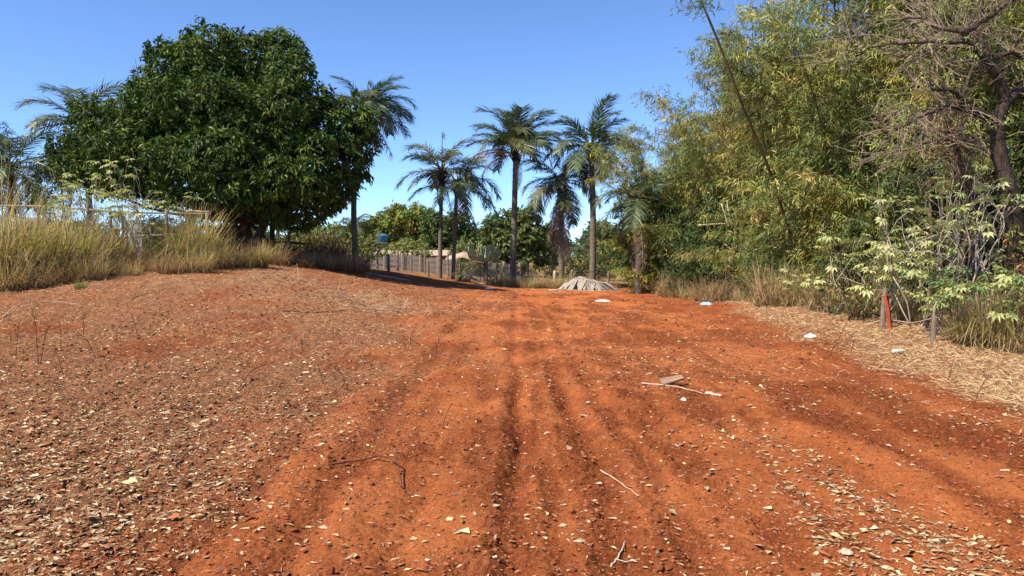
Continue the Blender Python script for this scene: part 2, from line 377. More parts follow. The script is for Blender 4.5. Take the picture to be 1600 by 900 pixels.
tag(straw(120000, 5, 38, lambda x, y: straw_density(x, y)), 'flattened dry straw lying over the mound and along the verge', 'straw', kind='stuff')
# crumbs of soil: countless small clods
def octa(P, r, rng, squash=.55):
    k = len(P); base = np.array([(1, 0, 0), (0, 1, 0), (-1, 0, 0), (0, -1, 0), (0, 0, 1), (0, 0, -1.)])
    base = unit(base)[None] * (0.8 + .4 * rng.random((k, 6, 1)))
    a = rng.random(k) * 6.28; c, s = np.cos(a), np.sin(a)
    x = base[..., 0] * c[:, None] - base[..., 1] * s[:, None]; y = base[..., 0] * s[:, None] + base[..., 1] * c[:, None]
    V = P[:, None] + np.stack([x, y, base[..., 2] * squash], -1) * r[:, None, None]
    F = np.array([(0, 1, 4), (1, 2, 4), (2, 3, 4), (3, 0, 4)])
    T = (np.arange(k)[:, None, None] * 6 + F[None]).reshape(-1, 3)
    return V.reshape(-1, 3), T
x, y = scatter(52000, lambda x, y: .32 + .68 * rough_mask(x, y) * (.35 + .65 * sstep(.4, .6, fbm(x * 2, y * 1.2, 88))), 2.9, 22, power=.8)
k = len(x); r = (.003 + .015 * rng.random(k) ** 5) * (1 + y * .03)
V, T = octa(np.stack([x, y, H(x, y) + r * .15], 1), r, rng)
C = np.repeat(cols(rng, k, (.22, .068, .028), .4), 6, 0)
def lump(P, r, rng, squash=.7):
    k = len(P); a = rng.random((k, 1)) * 6.28 + np.arange(5)[None] * 1.2566 + (rng.random((k, 5)) - .5) * .7
    b = a + .5 + (rng.random((k, 5)) - .5) * .5; q = .75 + .5 * rng.random((k, 5)); q2 = .45 + .35 * rng.random((k, 5))
    lo = np.stack([np.cos(a) * q, np.sin(a) * q, np.full((k, 5), -.35)], -1); hi = np.stack([np.cos(b) * q2, np.sin(b) * q2, squash * (.6 + .5 * rng.random((k, 5)))], -1)
    V = P[:, None] + np.concatenate([lo, hi], 1) * r[:, None, None]; j = np.arange(5); j2 = (j + 1) % 5
    F = np.concatenate([np.stack([j, j2, j + 5], 1), np.stack([j2, j2 + 5, j + 5], 1), np.array([(5, 6, 7), (5, 7, 8), (5, 8, 9)])])
    return V.reshape(-1, 3), (np.arange(k)[:, None, None] * 10 + F[None]).reshape(-1, 3)
x, y = scatter(9000, lambda x, y: (.15 + .85 * sstep(.45, .62, fbm(x * .7, y * .5, 93))) * (np.abs(x) < 8), 6, 37, power=.15)
k = len(x); r2_ = (.005 + .030 * rng.random(k) ** 4) * np.clip(y / 13, .7, 2)
V2, T2 = lump(np.stack([x, y, H(x, y) + r2_ * .1], 1), r2_, rng, .7)
C2 = np.repeat(cols(rng, k, (.17, .055, .026), .5), 10, 0)
tag(link('soil_crumbs', Acc().add(V, None, T, C).add(V2, None, T2, C2).mesh('soil_crumbs', M['clodv'])), 'loose red crumbs of tilled soil in the furrows', 'soil', kind='stuff')

# ------------------------------------------------------------------ shared plant builders
def c0_(*a): return np.array(a)
def lobe_leaves(lobes, rng, per_m2, nl, L, W, droop, base, var=.3, alt=None, p=.1, squash=.9, keep=.25, shell=(.86, 1.05), core=.55):
    """rosettes of leaves over a crown made of overlapping lobes"""
    A = Acc(); LB = np.array([l[:4] for l in lobes], float)
    for (cx, cy, cz, r) in LB:
        n = int(4 * math.pi * r * r * per_m2); N = unit(rng.normal(size=(n, 3)))
        c = np.array([cx, cy, cz])
        bump = .88 + .26 * fbm(N[:, 0] * 2.2 + cx * 3, N[:, 1] * 2.2 + N[:, 2] * 2.2 + cz, 5)
        P = c + N * np.array([1, 1, squash]) * r * (bump * (shell[0] + (shell[1] - shell[0]) * rng.random(n) ** .6))[:, None]
        ins = np.zeros(n, bool)
        for q in LB:
            if (q[3] != r or q[0] != cx) and abs(q[0] - cx) < q[3] + r: ins |= np.linalg.norm((P - q[:3]) / np.array([1, 1, squash]), axis=1) < q[3] * .82
        k = ~ins | (rng.random(n) < keep); P, N = P[k], N[k]; n = len(P)
        tint = cols(rng, n, base, var, alt, p)
        NN = np.repeat(N, nl, 0); PP = np.repeat(P, nl, 0) + rng.normal(size=(n * nl, 3)) * L * .30
        D = unit(NN * .45 + rng.normal(size=(n * nl, 3)) * .65) + np.array([0, 0, -droop])
        m = n * nl; Lv = L * (.6 + .7 * rng.random(m)); Wv = W * (.7 + .6 * rng.random(m))
        C = np.repeat(tint, nl, 0) * (.8 + .4 * rng.random((m, 1)))
        A.add(*(lambda v, q, c: (v, q, None, c))(*leaves(PP, D, Lv, Wv, rng, .10, .14, C, .5, None, NN)))
        if core and r > core:
            m = int(4 * math.pi * r * r * 2.2); N2 = unit(rng.normal(size=(m, 3))); P2 = c0_(cx, cy, cz) + N2 * r * (.45 + .3 * rng.random((m, 1)))
            A.add(*(lambda v, q, c: (v, q, None, c))(*leaves(P2, rng.normal(size=(m, 3)), L * 2.2, W * 2.6, rng, .1, .1, cols(rng, m, np.array(base) * .9, .2), .5, None, N2)))
    return A
def sublobes(lobes, g, n=9, f=.40):
    out = []
    for (x, y, z, r) in lobes:
        out.append((x, y, z, r * .74))
        for i in range(n):
            d = unit(g.normal(size=3)); q = f * (.75 + .5 * g.random()); out.append((x + d[0] * r * .78, y + d[1] * r * .78, z + d[2] * r * .74, r * q))
    return out
def tree(name, label, cat, base, lobes, lm, leafargs, trunk_r, bark='bark', group=None, fork=.35, trunks=None, seed=1):
    """trunk with limbs to every lobe, crown of leaf rosettes; coordinates relative to base"""
    g = np.random.default_rng(seed)
    t = thing(name, label, cat, base, group=group); b = np.array(base)
    rel = [(l[0] - b[0], l[1] - b[1], l[2] - b[2], l[3]) for l in lobes]
    cen = np.mean([l[:3] for l in rel], 0)
    fk = np.array([cen[0] * .25, cen[1] * .25, cen[2] * fork])
    a = Acc()
    P = curve([(0, 0, -.25), fk * .5 + (g.random(3) - .5) * .1, fk], 9)
    a.add(*tube(P, np.linspace(trunk_r * 1.25, trunk_r * .85, 9), 9))
    tr = link('trunk', a.mesh('trunk', M[bark], True), t)
    for l in rel:
        e = np.array(l[:3]); mid = fk * .45 + e * .55 + (g.random(3) - .5) * .15 * np.linalg.norm(e - fk); mid[2] -= .08 * np.linalg.norm(e - fk)
        P = curve([fk * .92, mid, e], 9); lr = min(trunk_r * .62, .05 + l[3] * .06)
        aa = Acc().add(*tube(P, np.linspace(lr, lr * .3, 9), 6))
        for q in range(5):
            d = unit(g.normal(size=3) + [0, 0, .5]) * l[3] * .85
            aa.add(*tube(curve([P[5 + q % 3], (P[5] + e + d) / 2 + g.normal(size=3) * .1, e + d], 5), np.linspace(lr * .4, lr * .08, 5), 4))
        link('limb', aa.mesh('limb', M[bark], True), tr)
    link('crown', lobe_leaves(sublobes(rel, g), g, **leafargs).mesh('crown', M[lm]), t)
    return t

# ---- palm fronds (shared meshes)
def frond_meshes(name, L, bend, rng, base, dead=False, n=66, ll=.76, plume=.85):
    s = np.linspace(0, 1, 16); ang = -bend * s ** 1.7; ds = L / 15
    x = np.concatenate([[0], np.cumsum(np.cos(ang[:-1]) * ds)]); z = np.concatenate([[0], np.cumsum(np.sin(ang[:-1]) * ds)])
    P = np.stack([x, 0 * x, z], 1)
    ra = Acc().add(*tube(P, np.linspace(.032, .006, 16), 4), C=np.array(base) * (1.25, 1.2, 1.2))
    A = Acc()
    t = np.repeat(np.linspace(.20, 1, n), 2) + (rng.random(2 * n) - .5) * .012; t = np.clip(t, 0, 1)
    side = np.tile([1., -1.], n)
    p = np.stack([np.interp(t, s, x), 0 * t, np.interp(t, s, z)], 1); an = np.interp(t, s, ang)
    T = np.stack([np.cos(an), 0 * an, np.sin(an)], 1); U = np.stack([-np.sin(an), 0 * an, np.cos(an)], 1)
    Y = np.array([0, 1., 0])[None] * side[:, None]
    fw = .55 + .6 * t; up = (rng.random(2 * n) - .35) * plume
    D = unit(T * fw[:, None] + Y + U * up[:, None])
    ln = ll * (.45 + .75 * np.sin(np.pi * np.clip(t * .86 + .08, 0, 1))) * (.8 + .4 * rng.random(2 * n))
    if dead: ln *= .75
    k = 2 * n; w = (.038 if not dead else .024) * (.8 + .4 * rng.random(k))
    g = np.array([0, 0, -1.])
    dr = (.35 if not dead else .95) * (.6 + .8 * rng.random(k))
    q0 = p; q1 = p + D * (ln * .5)[:, None] + g * (dr * ln * .13)[:, None]; q2 = q1 + unit(D + g * dr[:, None] * 1.3) * (ln * .5)[:, None]
    S = unit(np.cross(D, U + .3 * rng.normal(size=(k, 3))))
    V = np.stack([q0 - S * w[:, None] * .4, q0 + S * w[:, None] * .4, q1 - S * w[:, None] * .5, q1 + S * w[:, None] * .5, q2], 1)
    i = np.arange(k)[:, None] * 5
    Q = i + np.array([[0, 1, 3, 2]]); Tt = i + np.array([[2, 3, 4]])
    C = np.repeat(cols(rng, k, base, .3), 5, 0)
    A.add(V.reshape(-1, 3), Q, Tt, C)
    return A.mesh(name, M['deadfrond' if dead else 'palm']), ra.mesh('rachis', M['deadfrond' if dead else 'palm'])
fr = np.random.default_rng(21)
GREEN = (.062, .090, .040)
FR = [frond_meshes('frond', 2.9, b, fr, c) for b, c in ((1.15, GREEN), (1.5, (.08, .11, .05)), (1.95, (.065, .095, .04)), (.9, (.09, .115, .052)), (1.65, (.11, .12, .045)))]
DF = [frond_meshes('dead_frond', 2.5, b, fr, c, True, 50) for b, c in ((2.0, (.36, .245, .175)), (1.3, (.28, .195, .14)), (.35, (.20, .155, .12)))]
def place_frond(root, top, name, pair, az, el, roll=0, s=1.0):
    o = link(name, pair[0], root, top, (roll, -el, az), (s, s, s)); link('rachis', pair[1], o)
    return o
def palm(label, px, pyb, cx, cy, d, n, size, dead=(), wind=0, skirt=0, elmin=-.25, elmax=1.35, seed=0, rad=.13, spear=0, group='palms along the back fence', d2=None, lean=0):
    g = np.random.default_rng(seed)
    b = at(px, pyb, d); b.z = h1(b.x, b.y); top = at(cx, cy, d2 or d) - b
    t = thing('palm_tree', label, 'palm', b, group=group)
    bow = Vector((lean, 0, 0))
    P = curve([(0, 0, -.3), top * .5 + bow, top], 26); P = np.array(P)
    rr = np.interp(np.linspace(0, 1, 26), [0, .06, .5, .93, 1], [rad * 1.5, rad * 1.12, rad, rad * .85, rad * .8]) * (1 + .05 * np.array([i % 2 for i in range(26)]))
    link('trunk', Acc().add(*tube(P, rr, 9)).mesh('trunk', M['palmbark'], True), t)
    # old leaf bases clasping the top of the trunk
    a = Acc()
    for i in range(26):
        az = i * 2.4; h = -.75 + .85 * i / 26; c = np.array(top) + [0, 0, h]; dv = np.array([math.cos(az), math.sin(az), 0])
        L_ = .25 + .25 * g.random()
        a.add(*tube(curve([c + dv * rad * .6, c + dv * (rad + .06) + [0, 0, L_ * .5], c + dv * (rad + .12 + .14 * g.random()) + [0, 0, L_]], 4), [.075, .055, .04, .02], 4))
    link('leaf_bases', a.mesh('leaf_bases', M['bootbark']), t)
    for i in range(n):
        f = (i + .5) / n; az = i * 2.39996 + g.random() * .5
        el = elmax + (elmin - elmax) * f ** .8 + (g.random() - .5) * .25
        if wind:   # fronds swept to one side
            dx, dy = math.cos(az), math.sin(az); az = math.atan2(dy, dx + wind * (.5 + .5 * f))
        place_frond(t, top + Vector((0, 0, .05)), 'frond', FR[g.integers(0, len(FR))], az, el, (g.random() - .5) * .7, size * (.82 + .3 * g.random()))
    for (az, el, kind, s) in dead:
        place_frond(t, top - Vector((0, 0, .25)), 'dead_frond', DF[kind], az, el, (g.random() - .5) * .4, s)
    for i in range(skirt):
        hz = -.3 - 1.9 * (i / max(skirt, 1)); az = g.random() * 6.28
        place_frond(t, top + Vector((math.cos(az) * rad, math.sin(az) * rad, hz)), 'dead_frond', DF[2 if i % 3 else 1], az, -1.15 - .3 * g.random(), 0, .8 + .4 * g.random())
    if spear:
        q = [Vector((0, 0, 0)), Vector((.03, 0, spear * .6)), Vector((.04, 0, spear))]
        a = Acc().add(*tube(curve([top + v for v in q], 8), np.linspace(.035, .018, 8), 5), C=(.10, .12, .05))
        tip = np.array(top + q[2]); m = 26
        D = unit(np.stack([g.random(m) * .9 - .05, (g.random(m) - .5) * .5, .5 - g.random(m)], 1))
        v_, q_, c_ = leaves(np.tile(tip, (m, 1)) - np.array([0, 0, 1]) * g.random((m, 1)) * .12, D, .30, .03, g, C=cols(g, m, GREEN))
        a.add(v_, q_, None, c_); link('spear', a.mesh('spear', M['palm']), t)
    return t

# ---- bamboo
def bamboo_variant(seed, H0_, nc, nskirt, bare=.22):
    g = np.random.default_rng(seed); A = Acc(); cul = []
    for ci in range(nc + nskirt):
        sk = ci >= nc
        az = g.random() * 6.283; br = .75 * math.sqrt(g.random()); bx, by = br * math.cos(az), br * math.sin(az)
        Hc = H0_ * (.72 + .35 * g.random()) if not sk else 1.6 + 4.2 * g.random()
        Rr = (1.2 + 2.6 * g.random()) if not sk else 1.0 + 2.3 * g.random()
        az += (g.random() - .5) * .8; dx, dy = math.cos(az), math.sin(az)
        f = lambda s: np.stack([bx + dx * Rr * s ** 2, by + dy * Rr * s ** 2, Hc * (s - (.20 if not sk else .35) * s ** 4)], -1)
        if not sk and ci % 2 == 0: cul.append((f(np.linspace(0, 1, 13)), np.linspace(.05, .008, 13)))
        m = 26; s0 = (bare if not sk else .12)
        s = s0 + (1 - s0) * (np.arange(m) + g.random(m)) / m; s = np.repeat(s, 3); nb = len(s)
        p0 = f(s); ba = g.random(nb) * 6.283; bl = (.45 + .95 * g.random(nb)) * (1.15 - .5 * s)
        bd = unit(np.stack([np.cos(ba), np.sin(ba), .45 - .8 * g.random(nb)], 1) + np.array([dx, dy, 0]) * .35)
        # thin side branches
        w = .006; p1 = p0 + bd * bl[:, None] + np.array([0, 0, -.18]) * bl[:, None]
        S = unit(np.cross(bd, [0, 0, 1.]))
        V = np.stack([p0 - S * w, p0 + S * w, p1 + S * w * .3, p1 - S * w * .3], 1)
        A.add(V.reshape(-1, 3), np.arange(4 * nb).reshape(nb, 4), None, (.10, .085, .045))
        nl = 17; t = .15 + .85 * g.random((nb, nl)); P = p0[:, None] + bd[:, None] * (bl[:, None] * t)[..., None] + np.array([0, 0, -.18]) * (bl[:, None] * t ** 2)[..., None]
        P = (P + g.normal(size=P.shape) * .055).reshape(-1, 3); k = len(P)
        D = np.repeat(bd, nl, 0) * .55 + g.normal(size=(k, 3)) * .5 + np.array([0, 0, -.55])
        tint = np.repeat(cols(g, nb, (.180, .180, .046), .5, (.34, .275, .095), .26), nl, 0) * (.75 + .5 * g.random((k, 1)))
        v, q, c = leaves(P, D, .15 + .12 * g.random(k), .022 + .014 * g.random(k), g, .1, .12, tint)
        A.add(v, q, None, c)
    fm = A.mesh('foliage', M['bamboo'])
    cm = [Acc().add(*tube(p, r, 6)).mesh('culm', M['culm'], True) for p, r in cul]
    return fm, cm
BV = [bamboo_variant(101, 11.2, 32, 18), bamboo_variant(102, 12.0, 34, 16), bamboo_variant(103, 10.6, 32, 22), bamboo_variant(104, 12.5, 34, 0, .40)]
def bamboo(label, X, Y, v, rz, s, group='bamboo clumps along the fence'):
    t = thing('bamboo_clump', label, 'bamboo', (X, Y, h1(X, Y) - .05), rz, group, s)
    link('foliage', BV[v][0], t)
    for c in BV[v][1]: link('culm', c, t)
    return t

# ---- tussock grass
def tussock(seed, n, L, spread, cb, ct, wid=.014, lean=.55, dry=.4):
    g = np.random.default_rng(seed); az = g.random(n) * 6.283; r = spread * np.sqrt(g.random(n))
    bx, by = r * np.cos(az), r * np.sin(az); az2 = az + (g.random(n) - .5) * 3.4
    ln = L * (.3 + .75 * g.random(n) ** .8); ln0 = lean * g.random(n) ** 1.4; bend = .2 + 1.5 * g.random(n) ** 2.4; kink = np.where(g.random(n) < .22, 1.0 + .9 * g.random(n), 0)
    s = np.linspace(0, 1, 5); V = np.zeros((n, 5, 2, 3)); x = bx.copy(); y = by.copy(); z = np.full(n, -.05)
    a_side = az2 + math.pi / 2 + (g.random(n) - .5) * 1.5
    for i, si in enumerate(s):
        w = wid * (1 - .85 * si) * .5
        ox, oy = np.cos(a_side) * w, np.sin(a_side) * w
        V[:, i, 0] = np.stack([x - ox, y - oy, z], 1); V[:, i, 1] = np.stack([x + ox, y + oy, z], 1)
        th = ln0 + bend * si ** 1.5 + kink * (si > .4); st = ln / 4
        x = x + np.sin(th) * np.cos(az2) * st; y = y + np.sin(th) * np.sin(az2) * st; z = z + np.cos(th) * st
    i = np.arange(n)[:, None, None] * 10 + np.arange(4)[None, :, None] * 2; Q = (i + np.array([[[0, 1, 3, 2]]])).reshape(-1, 4)
    top = cols(g, n, ct, .5); isdry = g.random(n) < dry; top[isdry] = cols(g, isdry.sum(), (.40, .30, .16), .5)
    bot = cols(g, n, cb, .5); f = np.clip(s * 1.6, 0, 1)[None, :, None, None]
    C = bot[:, None, None] * (1 - f) + top[:, None, None] * f; C = np.broadcast_to(C, (n, 5, 2, 3)).reshape(-1, 3)
    return Acc().add(V.reshape(-1, 3), Q, None, C)
GR = (.14, .165, .032); YG = (.25, .235, .05); DRY = (.36, .26, .13); BR = (.17, .095, .052)
TS = dict(green=tussock(1, 700, 2.35, .6, BR, YG, .036, .75, .62).mesh('blades', M['grass']),
          green2=tussock(2, 650, 2.2, .55, BR, GR, .036, .75, .6).mesh('blades', M['grass']),
          dry=tussock(3, 460, 1.5, .6, (.27, .18, .10), DRY, .030, .9, .6).mesh('blades', M['grass']),
          dry2=tussock(4, 380, .95, .6, (.3, .21, .12), (.42, .33, .18), .026, 1.1, .6).mesh('blades', M['grass']),
          tall=tussock(5, 300, 3.3, .7, BR, (.36, .28, .12), .034, .55, .6).mesh('blades', M['grass']),
          small=tussock(6, 260, .5, .14, (.16, .17, .05), GR, .012, .7, .2).mesh('blades', M['grass']),
          brown=tussock(7, 480, 1.3, .7, (.17, .09, .05), (.28, .165, .095), .028, 1.1, .25).mesh('blades', M['grass']))
def grass(kind, label, X, Y, s, rz, group=None, zs=1.0):
    o = link('grass_tussock', TS[kind], None, (X, Y, h1(X, Y)), (0, 0, rz), (s, s, s * zs)); return tag(o, label, 'grass', group)

# ---- palmate-leaved shrubs (cassava-like)
def palmate_leaf(seed, base, n=7):
    g = np.random.default_rng(seed); A = Acc(); V = []; Q = []; C = []
    for i in range(n):
        a = (i - (n - 1) / 2) * (math.pi * 1.45 / n); ln = 1 - .10 * abs(i - (n - 1) / 2); w = .15
        d = np.array([math.cos(a), math.sin(a), 0]); sd = np.array([-d[1], d[0], 0]); z = lambda t: np.array([0, 0, -.42 * t * t])
        b = len(V)
        V += [d * .02 - sd * .03, d * .02 + sd * .03, d * .55 * ln + sd * w + z(.5 * ln) + [0, 0, .02], d * ln + z(ln), d * .55 * ln - sd * w + z(.5 * ln) + [0, 0, .02], d * .55 * ln + z(.55 * ln) - [0, 0, .04]]
        Q += [(b, b + 5, b + 3, b + 4), (b + 1, b + 2, b + 3, b + 5)]
    v, q, t = tube([(0, 0, 0), (-.35, 0, .05), (-.8, 0, -.12)], [.02, .02, .022], 3)
    n0 = len(V); A.add(V, Q, None, np.clip(cols(g, len(V), base, .12), 0, 1)); A.add(v, q, t, (.22, .16, .08))
    return A.mesh('leaf', M['palmate'])
PL = [palmate_leaf(1, (.38, .41, .16)), palmate_leaf(2, (.25, .31, .12), 5), palmate_leaf(3, (.46, .47, .22)), palmate_leaf(4, (.30, .31, .09)), palmate_leaf(5, (.15, .22, .07))]
def stemmy(label, name, cat, X, Y, hgt, nst, nleaf, ls, seed, spread=.35, bark='graybark', leaf_ids=(0, 1, 2), rad=.02, group=None, leaf_lo=.45, levels=3, rz=0):
    """shrub of crooked branching stems with large palmate leaves at the tips"""
    g = np.random.default_rng(seed); t = thing(name, label, cat, (X, Y, h1(X, Y)), rz, group); tips = []
    for si in range(nst):
        a = Acc(); az = g.random() * 6.28; p = np.array([math.cos(az), math.sin(az), 0]) * .12 * g.random() - [0, 0, .05]
        stack = [(p, unit(np.array([math.cos(az) * spread, math.sin(az) * spread, 1.0])), hgt * (.45 + .15 * g.random()), rad * (.8 + .4 * g.random()), 0)]
        while stack:
            p, d, ln, r, lv = stack.pop()
            q = p + d * ln; mid = (p + q) / 2 + g.normal(size=3) * ln * .06
            a.add(*tube(curve([p, mid, q], 5), np.linspace(r, r * .7, 5), 5))
            tips.append((p * .35 + q * .65, d, 0)) if lv and g.random() < .3 else None
            if lv < levels - 1:
                for _ in range(2 if g.random() < .75 else 3):
                    d2 = unit(d + g.normal(size=3) * .42 + [0, 0, .15]); stack.append((q, d2, ln * (.55 + .25 * g.random()), r * .68, lv + 1))
            else: tips.append((q, d, 1))
        link('stem', a.mesh('stem', M[bark], True), t)
    tips = [q for q in tips if q[0][2] > hgt * leaf_lo] or tips
    for i in range(nleaf):
        p, d, _ = tips[g.integers(0, len(tips))]; az = g.random() * 6.28; s = ls * (.7 + .6 * g.random())
        el = (g.random() - .35) * .9
        off = Vector((math.cos(az) * math.cos(el), math.sin(az) * math.cos(el), math.sin(el))) * s * .8
        link('leaf', PL[leaf_ids[g.integers(0, len(leaf_ids))]], t, Vector(p) + off, ((g.random() - .5) * .8, -el + .5 * g.random(), az), (s,) * 3)
    return t

# ================================================================== the place
def on(px, d):
    """ground point below photo column px at distance d"""
    p = at(px, 450, d); return p.x, p.y
# ---- the big broad-leaved tree on the mound
MD = 31.0
ML = [(552, 195, 32, 0), (543, 258, 32, 0), (512, 318, 22, 0), (330, 106, 62, 0), (268, 112, 50, .3), (405, 100, 62, .5), (452, 118, 42, 0), (236, 182, 55, -.5), (335, 185, 88, -1.2), (430, 180, 80, -.8),
      (515, 205, 60, 0), (150, 212, 56, -.3), (112, 258, 30, 0), (195, 245, 62, -1.6), (300, 262, 66, -2.2), (385, 262, 76, -2.0), (475, 262, 78, -1.0), (545, 218, 36, .3),
      (462, 312, 42, -.6), (425, 312, 32, -1.2), (135, 255, 40, -.8), (345, 285, 48, -2.6), (520, 290, 34, -.5), (330, 150, 80, 3.0), (420, 210, 90, 3.2), (240, 220, 75, 2.6), (225, 140, 26, .4), (350, 74, 28, .5), (490, 300, 30, -1.5), (395, 312, 30, -.5), (255, 290, 34, -1.8), (180, 285, 30, -1), (475, 335, 26, .5), (110, 235, 34, .5)]
lob = []
for (x, y, r, dd) in ML:
    p = at(x, y, MD + dd); lob.append((p.x, p.y, p.z, r * (MD + dd) / FPX))
bx, by = on(392, MD + .3)
big = tree('broadleaf_tree', 'large dark green broad-leaved tree with dense rounded crown on the mound', 'tree', (bx, by, h1(bx, by)), lob, 'mango',
     dict(per_m2=8, nl=11, L=.25, W=.09, droop=.75, base=(.046, .078, .014), var=.4, alt=(.100, .132, .020), p=.28, keep=.08), .26, seed=3, fork=.38)
# second stem of the big tree
g = np.random.default_rng(5)
b0 = Vector((bx, by, h1(bx, by)))
for (x1, y1, x2, y2) in ((372, 370, 350, 300), (403, 372, 432, 312)):
    q = curve([(0.1, 0, -.2), at(x1, y1, MD) - b0, at(x2, y2, MD) - b0], 9)
    link('trunk', Acc().add(*tube(q, np.linspace(.24, .13, 9), 9)).mesh('trunk', M['bark'], True), big)
# bare twigs sticking out over the left shoulder of the tree
a = Acc()
p0 = at(222, 140, MD) - b0
for i in range(9):
    e = at(190 + 30 * g.random(), 92 + 40 * g.random(), MD) - b0
    a.add(*tube(curve([p0, (p0 + e) / 2 + Vector(g.normal(size=3) * .08), e], 5), np.linspace(.022, .006, 5), 4))
link('dead_twigs', a.mesh('dead_twigs', M['bark']), big)

# ---- palms
palm('tall palm rising behind the big dark tree, crown swept to one side', 556, 418, 574, 172, 36, 26, .86, dead=[(.4, -.9, 2, .9), (-.6, -1.0, 2, .8), (2.6, -1.1, 0, .8)], wind=.75, seed=11, spear=1.3, rad=.13, lean=-.35)
palm('slender palm with upright spear and thin arching fronds, beside a leaning twin', 687, 432, 690, 268, 41, 14, .95, dead=[(3.0, -1.2, 1, .8), (.3, -1.2, 2, .9)], seed=12, elmin=-.2, elmax=1.2, spear=2.0, rad=.11)
palm('shorter slender palm standing close beside the palm with the long spear', 707, 435, 714, 288, 41.6, 14, .95, dead=[(.2, -1.0, 2, 1.1), (2.0, -1.2, 2, .9)], seed=13, elmin=-.5, elmax=1.1, wind=.35, rad=.11)
palm('tall full-crowned palm with pinkish brown dead fronds hanging under the crown', 801, 442, 806, 235, 41, 30, 1.0, dead=[(2.95, .35, 0, 1.35), (3.4, .2, 0, 1.3), (3.1, -.1, 0, 1.15), (-1.2, -1.0, 1, .8), (-.1, .35, 0, .95)], seed=14, elmin=.25, elmax=1.45, rad=.16)
palm('palm with shaggy trunk wrapped in long hanging dead fronds', 878, 440, 876, 285, 41.5, 18, .95, dead=[(2.6, -.5, 1, .8), (-.2, -.4, 0, .7), (1.0, -.9, 2, 1.)], skirt=10, seed=15, elmin=-.55, elmax=1.2, rad=.15)
palm('tall palm with dark clean trunk and hooked spear, next to the bamboo', 926, 432, 924, 232, 40, 26, 1.0, dead=[(2.8, -.3, 1, .9), (.1, .1, 0, .7), (-.8, -.9, 1, .7)], seed=16, elmin=-.45, elmax=1.4, spear=1.9, rad=.16, lean=.06)
palm('palm half buried in the bamboo edge with grey fronds hanging along its trunk', 998, 440, 998, 312, 34.6, 10, .85, dead=[(.4, -.8, 2, 1.), (2.8, -.6, 1, .8)], skirt=5, seed=17, elmin=-.3, elmax=1.0, rad=.16)
palm('palm crown showing behind the left shoulder of the big dark tree', 150, 400, 128, 195, 38, 15, 1.05, dead=[(3.0, -.7, 0, .9)], seed=18, elmin=-.3, elmax=1.35, rad=.14, group='palms behind the mound')
palm('drooping palm beside the dark feathery tree behind tall grass', 22, 420, 14, 262, 30, 12, .95, dead=[(.3, -1.2, 2, .9), (.0, -.9, 0, .8)], seed=19, elmin=-.5, elmax=1.1, wind=.6, rad=.13, group='palms behind the mound')
for i, (px, py, d, s, lab) in enumerate(((906, 392, 75, 1.0, 'small far palm beyond the fence between two nearer trunks'), (434, 348, 62, .9, 'far palm top showing past the shed beam'), (552, 356, 66, .75, 'far palm top just above the scrub beside the tall trunk'))):
    palm(lab, px, 428, px, py, d, 14, s * .95, seed=30 + i, elmin=-.2, elmax=1.2, rad=.14, group='far palms')

# ---- bamboo along the right
BL = ['low clump of bamboo at the far end of the row, next to the palms', 'arching bamboo clump behind the low far one', 'tall bamboo clump with a long bare cane above it', 'dense yellowish bamboo clump midway along the fence',
      'dense bamboo clump behind the palmate shrubs', 'bamboo clump behind the bare twisted tree', 'bamboo clump nearest the broken end of the fence']
for i, (X, Y, v, rz, s) in enumerate(((7.2, 35.4, 2, .3, .88), (9.4, 31.2, 3, 1.9, 1.0), (10.1, 27.2, 1, .6, 1.02), (10.6, 23.2, 2, 3.9, 1.18), (11.6, 19.6, 3, 5.0, 1.0), (13.4, 16.6, 3, 2.6, 1.0), (16.2, 14.0, 3, 1.0, 1.0))):
    bamboo(BL[i], X, Y, v, rz, s)
for i, (X, Y, v, rz, s) in enumerate(((13.5, 33.5, 1, .9, 1.05), (14.5, 28.5, 2, 4.4, 1.12), (15.4, 23.8, 1, 2.0, 1.12), (16.8, 20.8, 2, 3.0, 1.15), (20.5, 18, 0, 1.2, 1.15), (12.0, 38.5, 0, 2.5, .95), (9.8, 37.2, 1, 5.2, .85))):
    bamboo('bamboo clump standing in the second row behind the others', X, Y, v, rz, s, 'bamboo clumps of the second row')
# long bare cane with a tuft, and pale broken canes
p = [at(1250, 420, 24.5), at(1205, 275, 22.6), at(1160, 165, 21.5), at(1128, 80, 20.9), at(1096, 2, 20.4)]
t = thing('bamboo_cane', 'long dark leaning bamboo cane with leafy tuft above the clump', 'bamboo', (p[0].x, p[0].y, h1(p[0].x, p[0].y)))
b = t.location.copy(); q = [Vector((0.3, .3, -.05))] + [v - b for v in p]
link('culm', Acc().add(*tube(curve(q, 20), np.linspace(.06, .03, 20), 7)).mesh('culm', M['culm'], True), t)
g = np.random.default_rng(77); m = 260; tip = np.array(p[-1] - b)
v_, q_, c_ = leaves(tip + g.normal(size=(m, 3)) * [.28, .28, .16], g.normal(size=(m, 3)) + [0, 0, -.5], .16 + .1 * g.random(m), .03, g, C=cols(g, m, (.12, .15, .045), .35))
link('foliage', Acc().add(v_, q_, None, c_).mesh('foliage', M['bamboo']), t)
for (a1, a2, lab) in (((1138, 353), (1127, 318), 'pale broken bamboo cane leaning up in the dark gap'), ((1141, 352), (1136, 314), 'pale upright bamboo stub in the dark gap'), ((1092, 352), (1152, 350), 'pale horizontal bamboo cane lying across the dark gap')):
    e0, e1 = at(*a1, 29.4), at(*a2, 29.4)
    tag(link('dry_cane', Acc().add(*tube(curve([e0, (e0 + e1) / 2 + Vector((0, .02, .03)), e1], 7), np.linspace(.034, .024, 7), 7)).mesh('dry_cane', M['paleculm'], True)), lab, 'bamboo cane')

